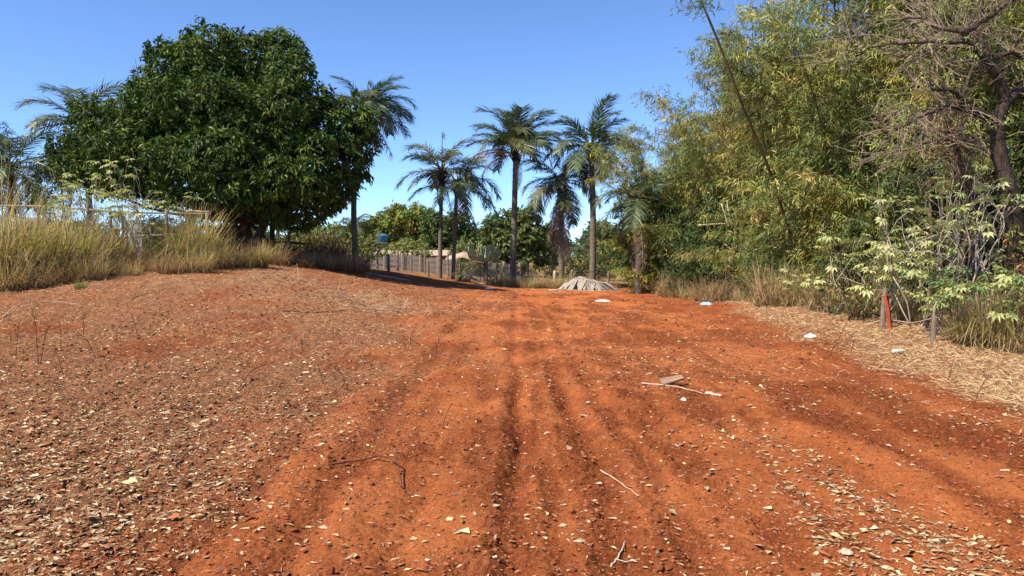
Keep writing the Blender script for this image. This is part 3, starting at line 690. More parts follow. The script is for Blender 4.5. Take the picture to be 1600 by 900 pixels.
# ---- twisted, nearly leafless tree at the right
g = np.random.default_rng(55)
TD = 13.6
def tp(x, y, dd=0): return at(x, y, TD + dd)
tb = Vector((tp(1596, 400).x, TD, 0)); tb.z = h1(tb.x, tb.y)
bt = thing('twisted_tree', 'dark twisted nearly leafless tree with fine dry twigs', 'tree', tb)
def rel(pts): return [Vector(p_) - tb for p_ in pts]
main = curve([Vector((.05, 0, -.2))] + rel([tp(1588, 380), tp(1577, 300), tp(1562, 245), tp(1558, 196), tp(1572, 155)]), 18)
link('trunk', Acc().add(*tube(main, np.linspace(.165, .105, 18) * (1 + .06 * np.sin(np.arange(18) * 1.9)), 9)).mesh('trunk', M['bark'], True), bt)
LIMB = [([(1572, 158, 0), (1562, 125, -.1), (1545, 100, -.2), (1528, 84, -.2), (1508, 66, -.4), (1512, 48, -.5)], .10, .045),
        ([(1572, 158, 0), (1600, 136, .2), (1640, 118, .5), (1680, 60, .6)], .09, .04),
        ([(1558, 198, 0), (1540, 180, -.2), (1520, 173, -.4), (1500, 172, -.6), (1505, 158, -.7), (1488, 143, -.8), (1455, 139, -1)], .085, .025),
        ([(1500, 172, -.6), (1480, 168, -.8), (1450, 178, -1.0), (1400, 203, -1.2)], .045, .012),
        ([(1528, 84, -.2), (1500, 70, .2), (1478, 72, .4), (1440, 86, .6)], .06, .015),
        ([(1512, 48, -.5), (1480, 47, -.4), (1462, 40, -.2), (1445, 30, 0), (1412, 28, .2)], .05, .015),
        ([(1545, 100, -.2), (1575, 82, 0), (1600, 88, .2), (1640, 70, .3)], .055, .02),
        ([(1510, 52, -.5), (1540, 30, -.5), (1570, 10, -.6), (1600, -20, -.6)], .045, .015),
        ([(1508, 66, -.4), (1450, 66, -.8), (1380, 70, -1.0), (1325, 82, -1.1)], .03, .010),
        ([(1545, 100, -.2), (1530, 40, .3), (1538, 0, .5), (1530, -40, .5)], .05, .02),
        ([(1575, 300, 0), (1545, 240, .4), (1500, 218, .7), (1440, 225, .8), (1400, 232, .9)], .045, .012)]
ends = []
for pts, r0, r1 in LIMB:
    P = curve(rel([tp(*q_) for q_ in pts]), 16, .04, g)
    link('limb', Acc().add(*tube(P, np.linspace(r0, r1, 16), 7)).mesh('limb', M['bark'], True), bt); ends += [(P[i], P[min(i + 1, 15)] - P[i - 1], r1 + (r0 - r1) * (1 - i / 15)) for i in range(3, 16)]
tw = Acc(); lv = Acc(); tipsP = []
for i in range(320):
    p0, d, r = ends[g.integers(0, len(ends))]; d = unit(unit(d) + g.normal(size=3) * .75 + [-.1, 0, .22]); ln = .35 + .7 * g.random()
    e = p0 + d * ln; mid = (p0 + e) / 2 + g.normal(size=3) * .07
    tw.add(*tube(np.array([p0, mid, e]), [min(r * .45, .012), .008, .004], 3, False))
    for j in range(4):
        s = mid * (1 - j / 4) + e * (j / 4); d2 = unit(d + g.normal(size=3) * .6); e2 = s + d2 * (.18 + .35 * g.random())
        tw.add(*tube(np.array([s, (s + e2) / 2 + g.normal(size=3) * .02, e2]), [.006, .004, .003], 3, False)); tipsP.append(e2)
link('twigs', tw.mesh('twigs', M['greytwig']), bt)
tipsP = np.array(tipsP); k = g.random(len(tipsP)) < .10; c0 = tipsP[k]; m = 12
P = np.repeat(c0, m, 0) + g.normal(size=(len(c0) * m, 3)) * .06
v_, q_, c_ = leaves(P, g.normal(size=P.shape) + [0, 0, -.2], .075, .028, g, C=cols(g, len(P), (.27, .33, .06), .3)); lv.add(v_, q_, None, c_)
link('leaflets', lv.mesh('leaflets', M['bushleaf']), bt)
# second thin leaning trunk under it
p = [at(1530, 470, 15.2), at(1522, 330, 15.0), at(1500, 255, 14.8), at(1478, 190, 14.6)]
b = Vector((p[0].x, p[0].y, h1(p[0].x, p[0].y)))
t = thing('slim_tree', 'slim leaning brown trunk with dry twigs behind the palmate shrubs', 'tree', b)
P = curve([Vector((0, 0, -.1))] + [v - b for v in p[1:]], 12); link('trunk', Acc().add(*tube(P, np.linspace(.10, .03, 12), 7)).mesh('trunk', M['bark'], True), t)
tw = Acc()
for i in range(90):
    p0 = P[g.integers(5, 12)]; d = unit(g.normal(size=3) + [0, 0, .5]); e = p0 + d * (.3 + .8 * g.random()); mid = (p0 + e) / 2 + g.normal(size=3) * .08
    tw.add(*tube(np.array([p0, mid, e]), [.010, .007, .003], 3, False))
    for j in range(3): e2 = mid + unit(d + g.normal(size=3) * .7) * .35; tw.add(*tube(np.array([mid, e2]), [.005, .003], 3, False))
link('twigs', tw.mesh('twigs', M['twig']), t)

# ---- dark understorey bushes filling the gaps under the bamboo
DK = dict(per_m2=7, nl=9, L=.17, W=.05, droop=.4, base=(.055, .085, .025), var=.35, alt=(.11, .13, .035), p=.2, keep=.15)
def bush(name, label, cat, px, d, lobes, args, lm='bushleaf', r=.06, group=None, seed=1, bark='bark', fork=.3):
    """lobes given as photo px, py, radius px (and depth offset) at distance d"""
    L_ = []
    for l in lobes:
        dd = l[3] if len(l) > 3 else 0; p_ = at(l[0], l[1], d + dd); L_.append((p_.x, p_.y, p_.z, l[2] * d / FPX))
    X, Y = on(px, d); return tree(name, label, cat, (X, Y, h1(X, Y)), L_, lm, args, r, bark, group, fork, seed=seed)
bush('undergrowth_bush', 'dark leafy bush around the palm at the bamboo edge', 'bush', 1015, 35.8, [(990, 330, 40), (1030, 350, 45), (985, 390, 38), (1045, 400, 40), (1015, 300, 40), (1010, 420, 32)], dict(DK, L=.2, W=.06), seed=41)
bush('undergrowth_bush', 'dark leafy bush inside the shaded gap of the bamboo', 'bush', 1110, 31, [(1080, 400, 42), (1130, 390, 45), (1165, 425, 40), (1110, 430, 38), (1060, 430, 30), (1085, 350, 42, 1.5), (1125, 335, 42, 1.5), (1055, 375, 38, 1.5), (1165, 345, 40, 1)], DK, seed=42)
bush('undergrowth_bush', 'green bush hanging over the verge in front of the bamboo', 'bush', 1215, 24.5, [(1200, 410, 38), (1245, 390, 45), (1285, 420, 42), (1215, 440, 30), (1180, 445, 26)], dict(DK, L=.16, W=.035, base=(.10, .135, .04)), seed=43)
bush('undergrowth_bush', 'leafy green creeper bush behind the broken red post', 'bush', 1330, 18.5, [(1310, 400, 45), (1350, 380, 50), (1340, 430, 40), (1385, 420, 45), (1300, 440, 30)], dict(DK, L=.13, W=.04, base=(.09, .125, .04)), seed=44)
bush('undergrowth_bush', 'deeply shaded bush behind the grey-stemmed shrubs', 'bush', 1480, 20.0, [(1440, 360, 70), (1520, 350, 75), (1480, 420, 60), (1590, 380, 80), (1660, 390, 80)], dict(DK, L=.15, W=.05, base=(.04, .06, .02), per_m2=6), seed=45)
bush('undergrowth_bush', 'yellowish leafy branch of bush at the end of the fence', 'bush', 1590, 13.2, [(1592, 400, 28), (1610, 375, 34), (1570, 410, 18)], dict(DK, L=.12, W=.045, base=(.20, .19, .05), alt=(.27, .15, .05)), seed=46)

bush('overhanging_bush', 'dense dark-leaved bush overhanging the grey-stemmed shrubs', 'bush', 1490, 17.4, [(1395, 285, 32), (1445, 278, 38), (1495, 268, 38), (1548, 262, 38), (1600, 262, 40), (1420, 320, 26), (1655, 280, 50)], dict(DK, L=.15, W=.045, base=(.085, .11, .035), per_m2=8), seed=47, r=.08)
for i, (px, d, lb, bs) in enumerate(((1180, 26, [(1165, 445, 16), (1185, 440, 18), (1205, 448, 15)], (.16, .14, .06)), (1270, 20.5, [(1255, 458, 16), (1275, 452, 18), (1292, 462, 14)], (.12, .14, .05)), (1085, 31, [(1070, 450, 13), (1090, 446, 15), (1108, 452, 12)], (.17, .15, .07)), (1330, 17.2, [(1318, 468, 18), (1340, 460, 20), (1358, 474, 16)], (.13, .15, .05)))):
    bush('verge_bush', ('low tan scrub bush where bamboo meets the straw', 'low green scrub bush below the yellowish bamboo', 'low tan scrub bush near the blue bag', 'low green creeper mound behind the red post')[i], 'bush', px, d, lb, dict(DK, L=.11, W=.035, base=bs, alt=(.26, .20, .10), p=.35, per_m2=11), seed=50 + i, r=.03)
# ---- palmate shrubs along the right-hand fence
SH = [(1500, 13.9, 2.35, 5, 26, .16, 'tall shrub of grey crooked stems with few palmate leaves, beside the twisted tree'),
      (1432, 15.4, 2.5, 5, 20, .16, 'tall bare-stemmed shrub with pale palmate leaves at its tips, behind the stake'),
      (1562, 13.4, 2.3, 5, 30, .16, 'tall grey-stemmed shrub with palmate leaves against the twisted trunk'),
      (1470, 15.4, 2.5, 4, 14, .15, 'bare grey-stemmed shrub in the dark behind the others')]
for i, (px, d, h, ns, nl, ls, lab) in enumerate(SH):
    X, Y = on(px, d); stemmy(lab, 'palmate_shrub', 'shrub', X, Y, h, ns - 1, int(nl * 2.4), ls, 200 + i, .42, rad=.018, leaf_lo=.35, levels=4, group='palmate shrubs along the fence', bark='graybark')
LS = [(1405, 16.2, 1.5, 4, 46, .17, (0, 2, 2), 'low bushy plant with large pale palmate leaves above the fence wire'), (1462, 15.2, 1.35, 4, 40, .17, (0, 4, 1), 'low dark green palmate plant over the wooden stake'),
      (1525, 12.7, 1.05, 4, 48, .15, (0, 1, 4), 'leafy green palmate plant beside the thin white stem'), (1580, 12.6, 1.15, 4, 46, .14, (1, 0, 4), 'leafy palmate plant at the grassy end of the fence'),
      (1340, 17.4, 1.75, 3, 30, .17, (2, 0, 0), 'tall thin plant with whitish palmate leaves in front of the bamboo'), (1300, 18.6, 1.2, 3, 20, .16, (0, 2, 1), 'small pale palmate plant at the verge by the dry grass'),
      (1372, 17.4, 1.6, 3, 26, .17, (2, 0, 1), 'pale palmate plant just behind the broken red post'), (1250, 22, .9, 3, 14, .15, (2, 2, 0), 'whitish low weed on the straw verge'), (1490, 13.9, .8, 3, 26, .13, (1, 3, 0), 'short yellowish palmate seedling by the fence foot'),
      (1215, 24, .8, 3, 12, .15, (2, 2, 0), 'whitish short weed beside the tan scrub bush')]
for i, (px, d, h, ns, nl, ls, ids, lab) in enumerate(LS):
    X, Y = on(px, d); stemmy(lab, 'palmate_plant', 'plant', X, Y, h, ns, int(nl * 1.7), ls * 1.08, 230 + i, .5, leaf_ids=ids, rad=.014, leaf_lo=.2, levels=3, group='low palmate plants along the fence')
# white thin stems
for i, (pts, d, r, lab) in enumerate((([(1550, 548), (1545, 510), (1543, 475)], 12.5, .028, 'thin white birch-like stem standing by the fence end'), ([(1520, 546), (1519, 520), (1518, 500)], 12.6, .02, 'short white sapling stem next to the white one'))):
    P = [at(x_, y_, d) for x_, y_ in pts]; P[0].z = h1(P[0].x, P[0].y) - .05
    tag(link('white_stem', Acc().add(*tube(curve(P, 8), np.linspace(r, r * .7, 8), 7)).mesh('white_stem', M['paletwig'], True)), lab, 'sapling')
# ---- right fence: leaning posts and wire
def post(label, px, d, h, r, mat, lean=(0, 0), group=None, name='fence_post', k=7):
    X, Y = on(px, d); z = h1(X, Y); g_ = np.random.default_rng(int(px * 7 + d))
    P = curve([(0, 0, -.25), (lean[0] * .5, lean[1] * .5, h * .5), (lean[0], lean[1], h)], 7, .012, g_)
    o = link(name, Acc().add(*tube(P, np.linspace(r * 1.08, r * .9, 7) * (1 + .08 * g_.normal(size=7)), k)).mesh(name, M[mat], False), None, (X, Y, z))
    return tag(o, label, 'fence post', group)
post('weathered grey fence post with the red board leaning on it', 1379, 15.6, .88, .055, 'post', (.06, 0))
rp = post('rust red split post leaning against the grey one', 1395, 15.3, .74, .055, 'redpost', (-.13, .05), k=4)
post('round brown stake alone in the straw by the fence wire', 1458, 13.3, .80, .042, 'post', (.07, 0))
post('thin grey fence stick among the palmate leaves', 1451, 14.6, .85, .035, 'post', (0, 0))
p = [at(1340, 510, 16.3), at(1384, 500, 15.6), at(1425, 504, 14.5), at(1461, 497, 13.3), at(1525, 492, 12.7)]
tag(link('fence_wire', Acc().add(*tube(curve(p, 30), .009, 5)).mesh('fence_wire', M['paletwig'], True)), 'pale slack line strung between the leaning posts', 'wire')

# ---- dry grass along the verge
gg = np.random.default_rng(91)
for i in range(26):
    d = 13 + 23 * gg.random(); e = np.interp(d, [12, 14, 17, 20, 24, 30, 36], [9.6, 9.4, 9.0, 8.5, 8.0, 7.6, 6.4])
    X = e + (gg.random() - .2) * 1.6 - .2; kd = ['dry', 'dry2', 'dry', 'brown', 'dry2', 'dry'][i % 6]
    grass(kd, 'dry straw-coloured grass tuft on the verge below the bamboo', X, d, (.6 + .45 * gg.random()) * (1.0 if d > 18 else .62), gg.random() * 6.28, 'dry tufts along the right verge')
for i, (px, d, s, kd) in enumerate(((1520, 12.5, .42, 'green2'), (1590, 11.9, .5, 'dry'), (1560, 12.2, .5, 'green'), (1610, 12.4, .6, 'green'), (1350, 17.8, .45, 'green2'), (1420, 16.6, .4, 'green2'))):
    X, Y = on(px, d); grass(kd, 'green and straw grass tuft at the foot of the palmate plants', X, Y, s, i * 1.3, 'tufts below the palmate plants')
# ---- tall grass on the left
for i, (px, d, s, kd, lab) in enumerate(((300, 25.0, 1.0, 'green', 'big bright yellow-green grass tussock in front of the tree trunk'), (338, 24.6, .85, 'dry', 'dry grass tussock joined to the bright green one'), (285, 24.2, .8, 'green2', 'green grass tussock beside the bright one'),
        (118, 22.6, .9, 'green2', 'tall green grass tussock in front of the pole rail'), (80, 22.0, .95, 'green', 'yellow-green tussock with white dead blades at its foot'), (185, 25.8, .8, 'tall', 'straw-headed tall grass against the fence post'), (95, 24.5, .95, 'tall', 'tall straw grass covering the pole rail'), (158, 24.2, .8, 'tall', 'tall brown-headed grass tussock before the pole rail'),
        (20, 21.0, 1.05, 'green', 'grass tussock at the end of the grey boards'), (-25, 20.5, 1.1, 'tall', 'very tall straw grass by the grey boards'), (50, 23.4, 1.0, 'tall', 'tall straw grass between green tussocks'), (-60, 21, 1.1, 'green2', 'grass tussock beyond the grey boards'),
        (210, 25.6, .8, 'dry', 'straw tussock standing in front of the grey metal panel'), (205, 24, .55, 'brown', 'dry tussock below the tall weeds'), (238, 23.6, .6, 'brown', 'brown collapsed tussock below the tall weeds'), (258, 24.4, .5, 'dry', 'straw tussock between the weeds and the bright tussock'), (178, 22.8, .55, 'brown', 'brown tussock in front of the pole rail'),
        (390, 25.6, .55, 'dry', 'low dry tuft at the foot of the big trunk'), (405, 25.8, .45, 'green', 'small green tuft at the foot of the big trunk'), (125, 19.5, .75, 'small', 'single small green tuft in front of the tall grass'), (40, 20.2, .8, 'brown', 'brown low tussock at the edge of the bare soil'), (100, 21.2, .8, 'brown', 'brown low tussock in front of the green one'),
        (330, 25.4, .8, 'brown', 'brown tussock leaning by the tree trunk'), (268, 22.8, .6, 'brown', 'flattened brown grass at the foot of the bright tussock'), (310, 23.2, .65, 'dry', 'straw grass flattened before the bright tussock'), (140, 21.6, .7, 'dry', 'straw grass collapsed before the tall tussocks'), (200, 22.6, .6, 'dry2', 'low straw tuft between the tussocks'), (5, 19.8, .8, 'dry', 'straw tussock at the margin of the bare soil'), (75, 20.6, .5, 'dry2', 'pale dead blades at the foot of the yellow-green tussock'), (365, 25.5, .7, 'brown', 'brown grass heap below the trunk'))):
    X, Y = on(px, d); grass(kd, lab, X, Y, s, i * 1.7, 'tall grass tussocks on the mound')
for i in range(16):
    px = 420 + 10 * i * .9 + gg.random() * 8; d = 27.5 + 4 * gg.random() + i * .25; X, Y = on(px, d)
    grass('brown', 'brown dry brush tuft on the crest beyond the mound', X, Y, .5 + .35 * gg.random(), gg.random() * 6, 'brown brush tufts on the crest')
for i in range(16):
    px = 720 + 240 * gg.random(); d = 38.8 + 2.5 * gg.random(); X, Y = on(px, d)
    grass('dry2', 'pale dry tuft at the foot of the back fence', X, Y, .55 + .4 * gg.random(), gg.random() * 6, 'dry tufts at the back fence')
# tall leafy weeds in front of the big tree
for i, (px, d, h, nl, lab) in enumerate(((160, 24.5, 3.0, 34, 'very tall thin weed with pale palmate leaves in front of the dark crown'), (245, 25, 3.1, 40, 'tall weed with bright yellow-green palmate top below the crown'), (205, 25.5, 2.3, 26, 'weed with yellowish leaves over the pole rail'),
        (120, 24, 2.3, 30, 'leafy weed rising from the green tussocks'), (185, 24, 2.0, 20, 'thin weed beside the wooden gatepost'), (225, 24.4, 1.9, 22, 'thin leafy weed in front of the grey panel'), (60, 23.5, 2.2, 24, 'weed at the end of the pole rail'))):
    X, Y = on(px, d); stemmy(lab, 'tall_weed', 'weed', X, Y, h, 4, int(nl * 1.5), .18, 300 + i, .22, leaf_ids=(0, 3, 2, 1), rad=.016, leaf_lo=.35, levels=3, group='tall weeds on the mound')

# ---- pole corral on the left
FD = 27.0
def pole(name, label, cat, pts, r, mat, group=None, r1=None, n=14, jit=.02, k=7, parent=None):
    g_ = np.random.default_rng(abs(hash(label)) % 1000 if False else len(label))
    P = curve(pts, n, jit, g_); b_ = Vector(P[0]); me = Acc().add(*tube(P - np.array(b_), np.linspace(r, r1 or r, n), k)).mesh(name, M[mat], True)
    o = link(name, me, parent, b_ if parent is None else b_ - parent.location)
    return tag(o, label, cat, group) if parent is None else o
X, Y = on(-40, FD)
cor = thing('pole_fence', 'rough pole fence with long bleached top rail behind the tall grass', 'fence', (X, Y, h1(X, Y)))
pole('rail', '', '', [at(-60, 322, FD), at(60, 322, FD), at(140, 328, FD), at(210, 332, FD), at(330, 334, FD + .4)], .04, 'railwood', r1=.033, parent=cor, n=20)
pole('rail', '.', '', [at(150, 372, FD), at(220, 369, FD), at(290, 366, FD)], .045, 'railwood', parent=cor)
pole('rail', '..', '', [at(290, 330, FD + .1), at(328, 331, FD + .1)], .045, 'railwood', parent=cor, n=6)
for px, yt in ((-30, 318), (62, 321), (140, 318), (175, 323), (193, 328), (262, 326), (325, 330)):
    X, Y = on(px, FD + .12); zt = at(px, yt, FD + .12).z; z0 = h1(X, Y) - .2
    pole('post', 'x' * (px % 7 + 1), '', [(X, Y, z0), (X + .03, Y, (z0 + zt) / 2), (X, Y, zt)], 0.06, 'post', r1=.05, parent=cor, n=6)
# grey sheets leaning behind it
for (x0, x1, y0, y1, d, lab) in ((-60, 40, 338, 372, 27.6, 'grey weathered board panel behind the straw grass'), (40, 72, 340, 372, 27.8, 'short dark grey board panel beside the long one'), (198, 221, 343, 376, 27.8, 'grey metal panel behind the tall weeds')):
    a_, b_ = at(x0, y1, d), at(x1, y0, d); zb = min(h1(a_.x, d), h1(b_.x, d)) - .1
    hh = b_.z - zb; nb_ = 4; root = thing('plank_screen', lab, 'screen', ((a_.x + b_.x) / 2, d, zb))
    for i in range(nb_):
        z0 = hh * i / nb_ + .012; v, q = boxm(-(b_.x - a_.x) / 2, (b_.x - a_.x) / 2, -.02 + .006 * (i % 2), .02 + .006 * (i % 2), z0, hh * (i + 1) / nb_ - .012)
        link('board', Acc().add(v, q).mesh('board', M['tin']), root)
# open shed of dark timber beside the big trunk
SD = 32.5
X, Y = on(425, SD); shed = thing('timber_shed', 'dark open timber frame beside the big trunk', 'shed', (X, Y, h1(X, Y)))
bz = shed.location
pole('post', 'a', '', [(X, Y, bz.z - .2), at(426, 336, SD)], .11, 'darkwood', parent=shed, n=6)
X2, Y2 = on(352, SD); pole('post', 'ab', '', [(X2, Y2, h1(X2, Y2) - .2), at(352, 334, SD)], .10, 'darkwood', parent=shed, n=6)
pole('beam', 'abc', '', [at(340, 334, SD - .1), at(400, 335, SD - .1), at(434, 337, SD - .1)], .085, 'darkwood', parent=shed, n=8)
pole('brace', 'abcd', '', [at(392, 350, SD), at(410, 368, SD), at(423, 385, SD)], .09, 'darkwood', parent=shed, n=6)
pole('rail', 'abcde', '', [at(395, 380, SD), at(430, 378, SD), at(478, 381, SD)], .05, 'darkwood', parent=shed, n=8)
pole('rail', 'abcdef', '', [at(440, 397, SD), at(465, 400, SD)], .045, 'darkwood', parent=shed, n=5)
v, q = boxm(-.9, .5, -.5, .5, -.03, .03)
o = link('roof_sheet', Acc().add(v, q).mesh('roof_sheet', M['tin']), shed, at(390, 331, SD + .6) - bz, (.1, .05, 0))
X, Y = on(452, 36); pole('wooden_pole', 'bare grey pole standing beyond the timber frame', 'pole', [(X, Y, h1(X, Y) - .2), at(452, 335, 36)], .085, 'post', r1=.075, n=8)
# brush heap beyond the crest
g = np.random.default_rng(66)
for hx, hd, w, lab in ((470, 33, 1.6, 'heap of tangled dry brown brush by the timber frame'), (505, 35, 1.1, 'smaller heap of dry brown brush behind the crest')):
    X, Y = on(hx, hd); root = thing('brush_heap', lab, 'brush', (X, Y, h1(X, Y)))
    a = Acc()
    for i in range(420):
        p0 = np.array([(g.random() - .5) * 2 * w, (g.random() - .5) * w, g.random() * .5 - .05]); d_ = unit(g.normal(size=3) + [0, 0, .75]); ln = .5 + .8 * g.random()
        e = p0 + d_ * ln; e[2] = max(e[2], .02); a.add(*tube(np.array([p0, (p0 + e) / 2 + g.normal(size=3) * .1, e]), [.012, .009, .004], 3, False))
    link('twigs', a.mesh('twigs', M['redtwig']), root)
for hx, hd, w, nn, lab in ((592, 19.5, .8, 120, 'tangle of pale broken stalks lying on the slope'), (545, 21.5, .9, 110, 'flattened heap of pale dry stalks higher on the slope'), (470, 23.5, 1.1, 110, 'scattered dry stalks near the crest of the mound')):
    X, Y = on(hx, hd); root = thing('stalk_tangle', lab, 'brush', (X, Y, h1(X, Y))); a = Acc()
    PX = g.normal(size=(nn, 2)) * [w * .9, w * .75]; PZ = H(X + PX[:, 0], Y + PX[:, 1]) - root.location.z
    for i in range(nn):
        p0 = np.array([PX[i, 0], PX[i, 1], PZ[i] + .01 + .04 * g.random()]); d_ = unit(g.normal(size=3) * [1, 1, .28] + [0, 0, .12]); ln = .2 + .5 * g.random()
        e = p0 + d_ * ln; e[2] = max(e[2], p0[2]); a.add(*tube(np.array([p0, (p0 + e) / 2 + g.normal(size=3) * .03, e]), [.007, .006, .003], 3, False))
    link('stalks', a.mesh('stalks', M['strawtwig']), root)['kind'] = 'stuff'

# ---- back fence: posts and wires
FX = [(494, 36, 390, .06), (536, 37, 386, .085), (607, 39, 397, .085), (669, 41, 411, .07), (720, 42, 418, .06), (760, 41.5, 408, .09), (776, 42.2, 411, .055), (825, 42, 407, .06), (866, 40.5, 423, .09), (893, 41, 422, .1), (950, 40, 420, .07), (1010, 39, 420, .06)]
X, Y = on(FX[0][0], FX[0][1]); fen = thing('wire_fence', 'old wire fence on uneven wooden posts across the back of the field', 'fence', (X, Y, h1(X, Y)))
tops = []
for px, d, yt, r in FX:
    X, Y = on(px, d); zt = max(at(px, yt, d).z, h1(X, Y) + .9); z0 = h1(X, Y); tops.append((X, Y, z0, zt - z0))
    pole('post', 'p' * (px % 9 + 1), '', [(X, Y, z0 - .2), (X + .02, Y, (z0 + zt) / 2), (X + .03 * (px % 3 - 1), Y, zt)], r, 'post' if px not in (866,) else 'paleswood', r1=r * .85, parent=fen, n=6)
for lv_ in (.3, .6, .9):
    pts = [Vector((x_, y_ - .07, z_ + h_ * lv_)) for x_, y_, z_, h_ in tops]
    P = np.array([tuple(v) for v in pts]); P = np.concatenate([np.linspace(P[i], P[i + 1], 5)[:-1] for i in range(len(P) - 1)] + [P[-1:]])
    link('wire', Acc().add(*tube(P - np.array(fen.location), .006, 4)).mesh('wire', M['wire']), fen)
# ---- concrete slab wall behind it
W0 = at(512, 440, 50); W1 = at(812, 440, 56); n_b = 11
wall = thing('slab_wall', 'low grey wall of precast concrete slabs behind the wire fence', 'wall', (W0.x, W0.y, 0))
dirv = (W1 - W0); dirv.z = 0; Lw = dirv.length; az = math.atan2(dirv.y, dirv.x); wall.rotation_euler = (0, 0, az); bay = Lw / n_b
sl_me = None; g = np.random.default_rng(12)
v, q = boxm(.06, bay - .06, -.025, .025, .012, .365); sl_me = Acc().add(v, q).mesh('slab', M['concrete'])
for i in range(n_b + 1):
    f = i / n_b; xw, yw = W0.x + dirv.x * f, W0.y + dirv.y * f; z0 = h1(xw, yw) - .1
    v, q = boxm(-.065, .065, -.07, .07, 0, 1.30); link('wall_post', Acc().add(v, q).mesh('wall_post', M['concrete']), wall, (bay * i, 0, z0))
    if i < n_b:
        for r_ in range(3): link('slab', sl_me, wall, (bay * i, (g.random() - .5) * .02, z0 + r_ * .375))
for px in (622, 643, 664, 700, 590):
    X, Y = on(px, 48); post('thin fence stake standing close in front of the concrete wall', px, 48, 1.35, .06, 'post', (0, 0), 'stakes before the wall', 'fence_stake')
# ---- low red shed, lean-to roof, water tank
def house(name, label, px0, px1, d, hz, depth, mat, eave, roofm):
    a_, b_ = at(px0, 450, d), at(px1, 450, d); cx = (a_.x + b_.x) / 2; w = (b_.x - a_.x) / 2; z = h1(cx, d)
    t_ = thing(name, label, 'building', (cx, d, z)); zt = at(px0, hz, d).z - z
    v, q = boxm(-w, w, 0, depth, -.3, zt); link('wall', Acc().add(v, q).mesh('wall', M[mat]), t_)
    rise = .45; o_ = .35
    V = [(-w - o_, -o_, zt + .01), (w + o_, -o_, zt + .01), (w + o_, depth / 2, zt + rise), (-w - o_, depth / 2, zt + rise), (w + o_, depth + o_, zt + .01), (-w - o_, depth + o_, zt + .01)]
    V += [(x_, y_, z_ + .07) for x_, y_, z_ in V]
    Q = [(3, 2, 1, 0), (5, 4, 2, 3), (6, 7, 8, 9), (9, 8, 10, 11), (0, 1, 7, 6), (4, 5, 11, 10), (1, 2, 8, 7), (2, 4, 10, 8), (3, 0, 6, 9), (5, 3, 9, 11)]
    link('roof', Acc().add(V, Q).mesh('roof', M[roofm]), t_)
    for fx in (-.5, .35):
        v, q = boxm(w * fx - .45, w * fx + .45, -.03, .02, .75, zt - .35); wv = link('window', Acc().add(v, q).mesh('window', M['darkwood']), t_)
    return t_
house('red_shed', 'low red-painted shed behind the concrete wall', 588, 694, 62, 400, 5, 'redwall', 0, 'roof')
X, Y = on(722, 54); lt = thing('lean_to', 'brown sagging lean-to roof behind the fence', 'shed', (X, Y, h1(X, Y)))
bz = lt.location; e0, e1, e2 = at(694, 410, 54) - bz, at(722, 402, 53.5) - bz, at(754, 411, 53) - bz
for i, (s0, s1) in enumerate(((e0, e1), (e1, e2))):
    V = [s0, s1, s1 + Vector((0, 2.5, .3)), s0 + Vector((0, 2.5, .3))]; V = [Vector(v) for v in V] + [Vector(v) + Vector((0, 0, .12)) for v in V]
    link('roof_sheet', Acc().add([tuple(v) for v in V], [(3, 2, 1, 0), (4, 5, 6, 7), (0, 1, 5, 4), (1, 2, 6, 5), (2, 3, 7, 6), (3, 0, 4, 7)]).mesh('roof_sheet', M['roof']), lt)
for e in (e0 + Vector((.2, .3, 0)), e1 + Vector((0, .3, 0)), e2 + Vector((-.2, .3, 0))):
    link('post', Acc().add(*tube(curve([(e.x, e.y, -.2), (e.x, e.y, e.z + .05)], 4), .09, 7)).mesh('post', M['darkwood']), lt)
TK = 57; X, Y = on(597, TK); wt = thing('water_tank', 'blue plastic water tank raised on a wooden stand', 'water tank', (X, Y, h1(X, Y)))
zb = at(597, 379, TK).z - wt.location.z
prof = [(.36, 0), (.40, .03), (.47, .42), (.47, .46), (.55, .47), (.55, .53), (.50, .56), (.2, .66), (0.02, .68)]
P = np.array([(0, 0, zb + z_) for r_, z_ in prof]); th = np.arange(18) * 2 * math.pi / 18
V = np.array([[(r_ * math.cos(t_), r_ * math.sin(t_), zb + z_) for t_ in th] for r_, z_ in prof]).reshape(-1, 3)
Q = [(i * 18 + j, i * 18 + (j + 1) % 18, (i + 1) * 18 + (j + 1) % 18, (i + 1) * 18 + j) for i in range(len(prof) - 1) for j in range(18)]
link('tank', Acc().add(V, Q).mesh('tank', M['blue'], True), wt)
for sx, sy in ((-.3, -.3), (.3, -.3), (.3, .3), (-.3, .3)): link('leg', Acc().add(*tube([(sx, sy, -.2), (sx, sy, zb)], .05, 6)).mesh('leg', M['post']), wt)
v, q = boxm(-.5, .5, -.5, .5, zb - .06, zb + .004); link('platform', Acc().add(v, q).mesh('platform', M['post']), wt)

